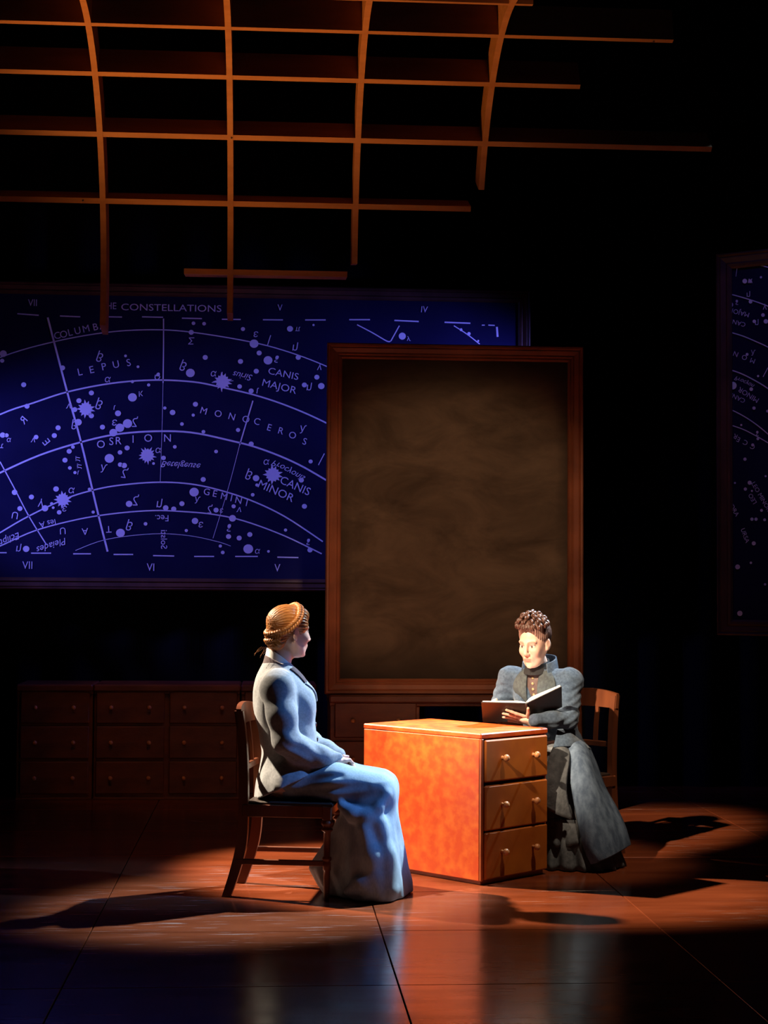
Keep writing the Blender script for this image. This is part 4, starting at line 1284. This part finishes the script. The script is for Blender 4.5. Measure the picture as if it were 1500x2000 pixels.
# folds: one deep pouch sagging under the thigh at the seat corner, soft falls below
f.cap((.270, -.225, .452), (.440, -.205, .500), .022, .012, '-', .035)
f.chain([(.255, -.190, .440), (.315, -.210, .400), (.385, -.212, .392), (.440, -.195, .430), (.475, -.165, .490)], [.020, .024, .022, .018, .014], k=.03)
f.cap((.10, -.215, .500), (.38, -.200, .535), .014, .006, '-', .030)
f.cap((.02, -.205, .540), (.26, -.195, .580), .012, .004, '-', .030)
f.chain([(.445, -.205, .36), (.475, -.205, .22), (.50, -.215, .06)], [.020, .022, .026], k=.06)
f.chain([(.37, -.235, .33), (.41, -.245, .20), (.40, -.262, .05)], [.016, .020, .026], k=.06)
f.chain([(.30, -.25, .05), (.36, -.262, .085), (.43, -.25, .12)], [.018, .020, .008], k=.04)
f.disp(cloth_noise(.0022, 22, 2.0))
SEAT_CLIP = lambda P: np.maximum(np.maximum(P[:, 0] - .243, P[:, 2] - .4535), .372 - P[:, 2])
f._add(SEAT_CLIP, np.zeros(3), 9.0, '-', .010)
f.half((0, 0, -1), (0, 0, .004), k=.004)
V, F_ = f.mesh(.0055, (-.22, -.33, -.01), (.64, .33, .68))
field_obj('skirt', V, F_, M_SKIRT_A, A)

# ------------------------------------------------------------------ woman on the right, reading
BROOT = np.array([1.575, 9.10, 0.0]); BYAW = math.radians(-128)
B = empty('person', tuple(BROOT), BYAW, 'seated person in dark slate dress holding an open book at the desk', 'person')
cB, sB = math.cos(BYAW), math.sin(BYAW)


def toB(P):
    d = np.array(P, float) - BROOT
    return np.array([d[0] * cB + d[1] * sB, -d[0] * sB + d[1] * cB, d[2]])


def fromB(P): return np.array([BROOT[0] + P[0] * cB - P[1] * sB, BROOT[1] + P[0] * sB + P[1] * cB, P[2]])


TYB = math.radians(10)
HB = ((.255, .010, 1.168), math.radians(0), math.radians(14))
f = Field(); f.frame(*HB); head_shapes(f); frB = (f.R.copy(), f.o.copy())
f.frame()
f.chain([(.235, 0, 1.12), (.205, 0, 1.06), (.180, 0, .99)], [.050, .050, .060], k=.025)
f.stack([.50, .60, .70, .82, .92, .99, 1.03], [.00, .02, .05, .10, .145, .165, .175], [0] * 7, [.10, .10, .09, .098, .095, .075, .055], [.17, .15, .12, .14, .155, .12, .06], k=.03)
# her left arm (y > 0) reaches under the book; her right arm lies behind it
LA_ = [(.158, .150, .962), (.212, .190, .775), (.400, .095, .772)]
RA_ = [(.160, -.168, .962), (.205, -.250, .790), (.395, -.165, .815)]
for arm in (LA_, RA_): f.chain(arm, [.045, .036, .025], k=.02)
for sy in (-1, 1):
    f.cap((0, sy * .09, .53), (.33, sy * .09, .49), .075, .052, k=.03)
    f.chain([(.33, sy * .09, .49), (.26, sy * .10, .26), (.22, sy * .10, .07)], [.052, .046, .032], k=.02)
    f.cap((.20, sy * .10, .035), (.33, sy * .105, .028), .030, .024, k=.02)
# ---- the book lies open, propped on the back edge of the desk
SPT = on_y(1028, 1374, 8.70); SPB = on_y(1036, 1408, 8.86)
LT0 = on_y(940, 1372, 8.75); LB0 = on_y(943, 1411, 8.93)
RT0 = on_y(1097, 1341, 8.62); RB0 = on_y(1098, 1381, 8.77)
# hand that carries it: back of the fingers spread over the left cover, seen from the front
def bk(u, v, lift=0.0):
    """point on the outside of the left cover: u 0 spine..1 fore edge, v 0 top..1 bottom"""
    p = (SPT * (1 - v) + SPB * v) * (1 - u) + (LT0 * (1 - v) + LB0 * v) * u
    n = np.cross(LT0 - SPT, SPB - SPT); n = n / np.linalg.norm(n)
    if n[1] > 0: n = -n
    return p + n * lift


hw = toB(bk(-.10, .86, .030)); 
f.ell(tuple(toB(bk(.06, .72, .020))), (.034, .040, .018), k=.012, yaw=.3)
f.cap(tuple(LA_[2]), tuple(hw), .026, .026, k=.02)
f.cap(tuple(hw), tuple(toB(bk(.05, .75, .022))), .024, .022, k=.02)
for k_, (u0, v0, u1, v1, u2, v2) in enumerate(((.16, .50, .34, .36, .46, .28), (.18, .62, .38, .54, .54, .47), (.18, .75, .38, .70, .55, .66), (.15, .88, .32, .88, .45, .87))):
    finger(f, [tuple(toB(bk(u0 - .06, v0 + .04, .018))), tuple(toB(bk((u0 + u1) / 2, (v0 + v1) / 2, .016))), tuple(toB(bk(u1, v1, .013))), tuple(toB(bk(u2, v2, .010)))], .0098, .0072)
finger(f, [tuple(toB(bk(.02, .50, .022))), tuple(toB(bk(-.02, .30, .020))), tuple(toB(bk(-.03, .12, .016)))], .0105, .0080)
# other hand on the inside of the left page
def inn(u, v): return toB(bk(u, v, -.030))


f.cap(tuple(RA_[2]), tuple(inn(.80, .55)), .024, .022, k=.02)
f.ell(tuple(inn(.74, .45)), (.038, .036, .016), k=.012)
for k_ in range(4):
    finger(f, [tuple(inn(.66, .30 + .09 * k_)), tuple(inn(.52, .24 + .10 * k_)), tuple(inn(.40, .22 + .11 * k_))], .0092, .0070)
finger(f, [tuple(inn(.80, .32)), tuple(inn(.74, .18)), tuple(inn(.68, .10))], .0100, .0078)
V, F_ = f.mesh(.0042, (-.20, -.36, -.01), (.66, .42, 1.36))
field_obj('body', V, F_, M_SKIN, B, head_colour(frB, (.74, .46, .35), (.52, .20, .16), (.16, .08, .05), (.10, .045, .03)))

# ---- hair
f = Field(); f.frame(*HB)
f.ell((-.022, 0, .050), (.104, .082, .086), k=.02)
f.ell((.010, 0, .105), (.072, .066, .042), k=.03)
R_, o_ = f.R.copy(), f.o.copy()


def strandsB(P, R_=R_, o_=o_):
    q = (P - o_) @ R_
    return .0020 * np.sin(np.arctan2(q[:, 1], q[:, 0] + .02) * 44 + 2 * np.sin(q[:, 2] * 50))


f.disp(strandsB)
f.ell((.120, 0, -.030), (.098, .094, .134), '-', .012)
for sy in (-1, 1): f.ell((.002, sy * .098, -.024), (.038, .036, .050), '-', .008)
f.half((0, 0, -1), (0, 0, -.055), k=.02)
V, F_ = f.mesh(.0036, (.10, -.16, 1.05), (.46, .16, 1.40))
q = (V - o_) @ R_


def hairB(Vv):
    q = (Vv - o_) @ R_
    g = smoothstep(.02, .05, np.abs(q[:, 1])) * smoothstep(-.02, .03, q[:, 0]) * smoothstep(.135, .105, q[:, 2])
    c = np.ones((len(Vv), 3)); return c * (1 + 2.6 * g[:, None] * np.array([.9, 1.3, 1.6]))


M_HAIR_BV = mat('hair_dark_greying', (.060, .024, .016), .42, (.10, .045, .030), 50, (1, 1, .2), bump=.5, bscale=120, vcol=True)
field_obj('hair', V, F_, M_HAIR_BV, B, hairB)
# rolled curls piled on the crown
HG = Field().frame(*HB)
random.seed(3)
for ring, (zc, rx_, ry_, n_, r_) in enumerate(((.108, .070, .080, 13, .0185), (.132, .060, .068, 11, .0185), (.152, .040, .046, 8, .018), (.166, .014, .016, 4, .018))):
    for k_ in range(n_):
        a = 2 * PI * k_ / n_ + ring * .4
        c = np.array([.012 + rx_ * math.cos(a), ry_ * math.sin(a), zc + random.uniform(-.004, .004)])
        t = np.array([-math.sin(a), math.cos(a), .3 * math.sin(3 * a)])
        nrm = np.array([math.cos(a) * .7, math.sin(a) * .7, .7])
        pts = []
        for m in range(13):
            ph = m / 12 * 2 * PI * 1.15
            bi = np.cross(t, nrm)
            pts.append(HG.W(c + np.array([-.012, 0, 0]) + (nrm * math.cos(ph) + bi * math.sin(ph)) * r_ * .62 + t * (m / 12 - .5) * .018))
        MB().tube(pts, [r_ * (.35 + .15 * math.sin(m / 12 * PI)) for m in range(13)], 7).build('hair_curl', M_HAIR_B, B, True)

# ---- bodice and jacket
f = Field(); f.frame((0, 0, 0), 0)
zz = [.56, .64, .70, .80, .88, .94, .99, 1.02, 1.045]
bk_ = [-.135, -.095, -.065, -.020, .030, .055, .075, .095, .112]
fr_ = [.125, .150, .165, .200, .235, .250, .248, .240, .232]
wy = [.200, .172, .150, .165, .176, .176, .150, .110, .080]
f.stack(zz, [(a + b) / 2 for a, b in zip(bk_, fr_)], [0] * 9, [(b - a) / 2 for a, b in zip(bk_, fr_)], wy, k=.02, mod=lambda th, z: 1 + .03 * np.sin(th * 8) * smoothstep(.70, .56, z), power=2.2)
f.ell((.185, -.065, .885), (.065, .072, .070), k=.05); f.ell((.185, .065, .885), (.065, .072, .070), k=.05)
for arm, sy in ((LA_, 1), (RA_, -1)):
    sh, el, wr = [np.array(p) for p in arm]
    f.chain([sh + (-.005, -.02 * sy, .012), sh + (0, .022 * sy, .008), sh * .5 + el * .5 + (-.005, .012 * sy, 0), el + (-.006, .004 * sy, .0)], [.060, .066, .055, .050], k=.03)
    f.chain([el, el * .5 + wr * .5, wr], [.048, .042, .036], k=.03)
# open front showing the waistcoat
f.ell((.285, .0, .93), (.060, .034, .14), '-', .012)
f.half((.30, 0, -1), (-.12, 0, .570), k=.006)
f.disp(cloth_noise(.0018, 30, .9)); f.disp(cloth_noise(.0012, 62, 2.1))
f.disp(lambda P: .0022 * np.sin(P[:, 2] * 150 + P[:, 0] * 60 + 2 * np.sin(P[:, 1] * 40)) * smoothstep(.13, .17, np.abs(P[:, 1])) * smoothstep(1.0, .93, P[:, 2]))
V, F_ = f.mesh(.0052, (-.18, -.38, .52), (.46, .38, 1.10))
field_obj('jacket', V, F_, M_JACKET_B, B)
f = Field(); f.frame()
f.stack([.62, .70, .80, .88, .94, .99, 1.03], [.05, .075, .105, .135, .150, .158, .165], [0] * 7, [.070, .078, .092, .104, .106, .096, .074], [.10, .10, .12, .13, .12, .09, .070], k=.02, power=2.2)
V, F_ = f.mesh(.006, (-.05, -.16, .58), (.30, .16, 1.06))
field_obj('waistcoat', V, F_, M_VEST_B, B)
VB = f
ring_collar((.206, 0, 1.022), (.064, .060), None, .050, -.30, 0, 2 * PI, M_BLACKCLOTH, 'high_collar', B, .006, .010, 0, .0)
ring_collar((.180, 0, 1.020), (.090, .088), None, .060, -.30, .95, 2 * PI - .95, M_JACKET_B, 'jacket_collar', B, .008, .010, 0, .0)
for k_, z in enumerate((.985, .955, .925, .895, .865)):
    b = MB().lathe([(.003, .005), (.0075, .004), (.0075, -.001), (.005, -.003)], 10, 'x').build('button', M_BRASS, B, True)
    b.location = surf_dist(VB, (.12, 0, z), (1, 0, 0))
for sy in (-1, 1):      # wide lapels
    rows = []
    for t, x, yi, yo, z in ((0, .238, .040, .085, 1.030), (.25, .256, .036, .118, .985), (.5, .266, .034, .128, .935), (.75, .262, .034, .100, .890), (1, .250, .036, .050, .855)):
        rows.append([(x, sy * yi, z), (x - .002, sy * (yi + yo) / 2, z), (x - .028, sy * yo, z - .006)])
    strip('lapel', rows, M_LAPEL_B, B, .008)

# ---- skirt
f = Field(); f.frame()
f.ell((0, 0, .555), (.150, .190, .105), k=.03)
for sy in (-1, 1):
    f.chain([(0, sy * .10, .54), (.18, sy * .105, .525), (.325, sy * .10, .490)], [.100, .095, .082], k=.05)


def skB(th, z):
    a = smoothstep(.50, .08, z)
    return 1 + a * (.040 * np.sin(6 * th + .6) + .030 * np.sin(11 * th + 1.2 + z * 8) + .014 * np.sin(19 * th))


zz = [.10, .20, .30, .40, .48, .54]
f.stack(zz, [.17, .165, .165, .17, .18, .18], [.07, .065, .05, .03, .01, 0], [.235, .230, .220, .205, .190, .14], [.33, .31, .28, .25, .21, .15], k=.05, mod=skB, power=2.2)
f.disp(cloth_noise(.0035, 24, 1.2))
f.cap((.22, .30, .50), (.26, .29, .30), .014, .010, '-', .03)
f.cap((.30, .25, .50), (.33, .24, .24), .012, .010, '-', .03)
f.cap((.38, .17, .42), (.27, .33, .20), .016, .016, k=.03)
SEATB = lambda P: np.maximum(np.maximum(P[:, 0] - .24, np.abs(P[:, 1]) - .25), np.maximum(P[:, 2] - .4535, .372 - P[:, 2]))
V, F_ = f.mesh(.0058, (-.20, -.32, .09), (.45, .46, .69))
field_obj('skirt', V, F_, M_SKIRT_B, B)


def ruffle(name, z0, z1, r0, r1, waves, amp, ph, matl, centre, grow=.02):
    n = 260; vs = []; fs = []; m = 7
    for j in range(m):
        t = j / (m - 1); z = z1 + (z0 - z1) * t
        for k in range(n):
            a = 2 * PI * k / n
            w_ = amp * t ** .8 * (math.sin(waves * a + ph + .8 * math.sin(3 * a)) + .5 * math.sin(waves * 1.7 * a + ph * 2 + .6 * t))
            rx_ = r0[0] + (r1[0] - r0[0]) * t + w_; ry_ = r0[1] + (r1[1] - r0[1]) * t + w_
            ca, sa = math.cos(a), math.sin(a); e = 2 / 2.3
            x = centre[0] + rx_ * math.copysign(abs(ca) ** e, ca); y = centre[1] + ry_ * math.copysign(abs(sa) ** e, sa)
            vs.append((x, y, z + (.010 * math.sin(waves * a * .5 + ph) * t if z0 > .02 else .004)))
    for j in range(m - 1):
        for k in range(n):
            a, b = j * n + k, j * n + (k + 1) % n
            fs.append((a, b, b + n, a + n))
    o = mesh_obj(name, vs, fs, matl, B, True)
    md = o.modifiers.new('thickness', 'SOLIDIFY'); md.thickness = .004; md.offset = 0
    return o


ruffle('ruffle', .130, .260, (.225, .300), (.250, .335), 19, .014, .3, M_SKIRT_B, (.165, .075))
ruffle('ruffle', .002, .165, (.225, .315), (.262, .375), 23, .017, 1.4, M_SKIRT_B, (.165, .085))

# long tweed panel of the overdress falling from her waist on the camera side
def gp(px, py, Y): return toB(on_y(px, py, Y))


PAN = [[(1098, 1448, 8.86), (1118, 1444, 8.84), (1138, 1450, 8.88), (1152, 1462, 8.97)],
       [(1108, 1472, 8.76), (1128, 1470, 8.73), (1148, 1478, 8.77), (1165, 1492, 8.90)],
       [(1114, 1520, 8.70), (1134, 1520, 8.66), (1158, 1524, 8.69), (1182, 1538, 8.84)],
       [(1122, 1570, 8.66), (1142, 1572, 8.62), (1172, 1574, 8.65), (1204, 1578, 8.81)],
       [(1132, 1620, 8.62), (1152, 1624, 8.57), (1184, 1620, 8.60), (1220, 1612, 8.78)],
       [(1143, 1662, 8.59), (1164, 1664, 8.54), (1194, 1654, 8.58), (1228, 1638, 8.76)],
       [(1155, 1688, 8.58), (1172, 1682, 8.54), (1198, 1670, 8.58), (1231, 1650, 8.76)]]
rows = [[gp(*c) for c in r] for r in PAN]
strip('overskirt_panel', rows, M_OVER_B, B, .010)
PAN2 = [[(1085, 1452, 8.80), (1100, 1456, 8.77), (1112, 1466, 8.77)],
        [(1074, 1475, 8.72), (1092, 1478, 8.70), (1112, 1484, 8.71)],
        [(1060, 1530, 8.66), (1082, 1535, 8.63), (1106, 1545, 8.65)],
        [(1056, 1572, 8.64), (1086, 1590, 8.61), (1118, 1602, 8.63)]]
strip('apron_drape', [[gp(*c) for c in r] for r in PAN2], M_SKIRT_B, B, .010)
# peplum point of the jacket at her hip
PEP = [[(1088, 1425, 8.82), (1112, 1424, 8.84), (1126, 1428, 8.92)],
       [(1084, 1446, 8.77), (1114, 1444, 8.79), (1140, 1448, 8.90)],
       [(1080, 1460, 8.75), (1112, 1458, 8.77), (1154, 1463, 8.91)]]
strip('jacket_peplum', [[gp(*c) for c in r] for r in PEP], M_JACKET_B, B, .008)

# ------------------------------------------------------------------ the open book
bc = (SPB + SPT) / 2
book = empty('open_book', tuple((bc[0], bc[1], min(SPB[2], LB0[2]) - .0)), 0, 'open book with black covers held up over the desk by the person in slate dress', 'book')
bo = np.array(book.location)


def slab(name, pts, th, nrm, matl):
    P = [np.array(p) - bo for p in pts]; n_ = np.array(nrm)
    vs = [p for p in P] + [p + n_ * th for p in P]
    return mesh_obj(name, vs, [(0, 1, 2, 3), (7, 6, 5, 4), (0, 4, 5, 1), (1, 5, 6, 2), (2, 6, 7, 3), (3, 7, 4, 0)], matl, book)


def inward(a, b, c):
    n_ = np.cross(b - a, c - a); n_ /= np.linalg.norm(n_); return n_ if n_[1] > 0 else -n_


nL = inward(SPT, LT0, SPB); nR = inward(SPT, RT0, SPB)
slab('cover', (SPT, LT0, LB0, SPB), .004, nL, M_BOOK); slab('cover', (SPT, RT0, RB0, SPB), .004, nR, M_BOOK)


def page_block(T, Bm, n_, thick, name='pages'):
    vs = []; fs = []; m = 10
    for i in range(m + 1):
        u = i / m
        lift = thick * (1 - .55 * u) * (min(1, .25 + u * 5)) + .004
        for base, v in ((SPT, T), (SPB, Bm)):
            p = base + (v - base) * (u * .96 + .01); mid = (SPT + SPB) / 2
            vs.append(p + n_ * .0045 - bo); vs.append(p + n_ * lift - bo)
    for i in range(m):
        a = 4 * i
        fs += [(a + 1, a + 5, a + 7, a + 3), (a, a + 4, a + 5, a + 1), (a + 2, a + 3, a + 7, a + 6), (a, a + 2, a + 6, a + 4)]
    fs += [(0, 1, 3, 2), (4 * m, 4 * m + 2, 4 * m + 3, 4 * m + 1)]
    return mesh_obj(name, vs, fs, M_PAGE, book)


page_block(LT0, LB0, nL, .012); page_block(RT0, RB0, nR, .022)
sp = MB().tube([SPT - bo, (SPT + SPB) / 2 - bo, SPB - bo], .008, 8).build('spine', M_BOOK, book, True)
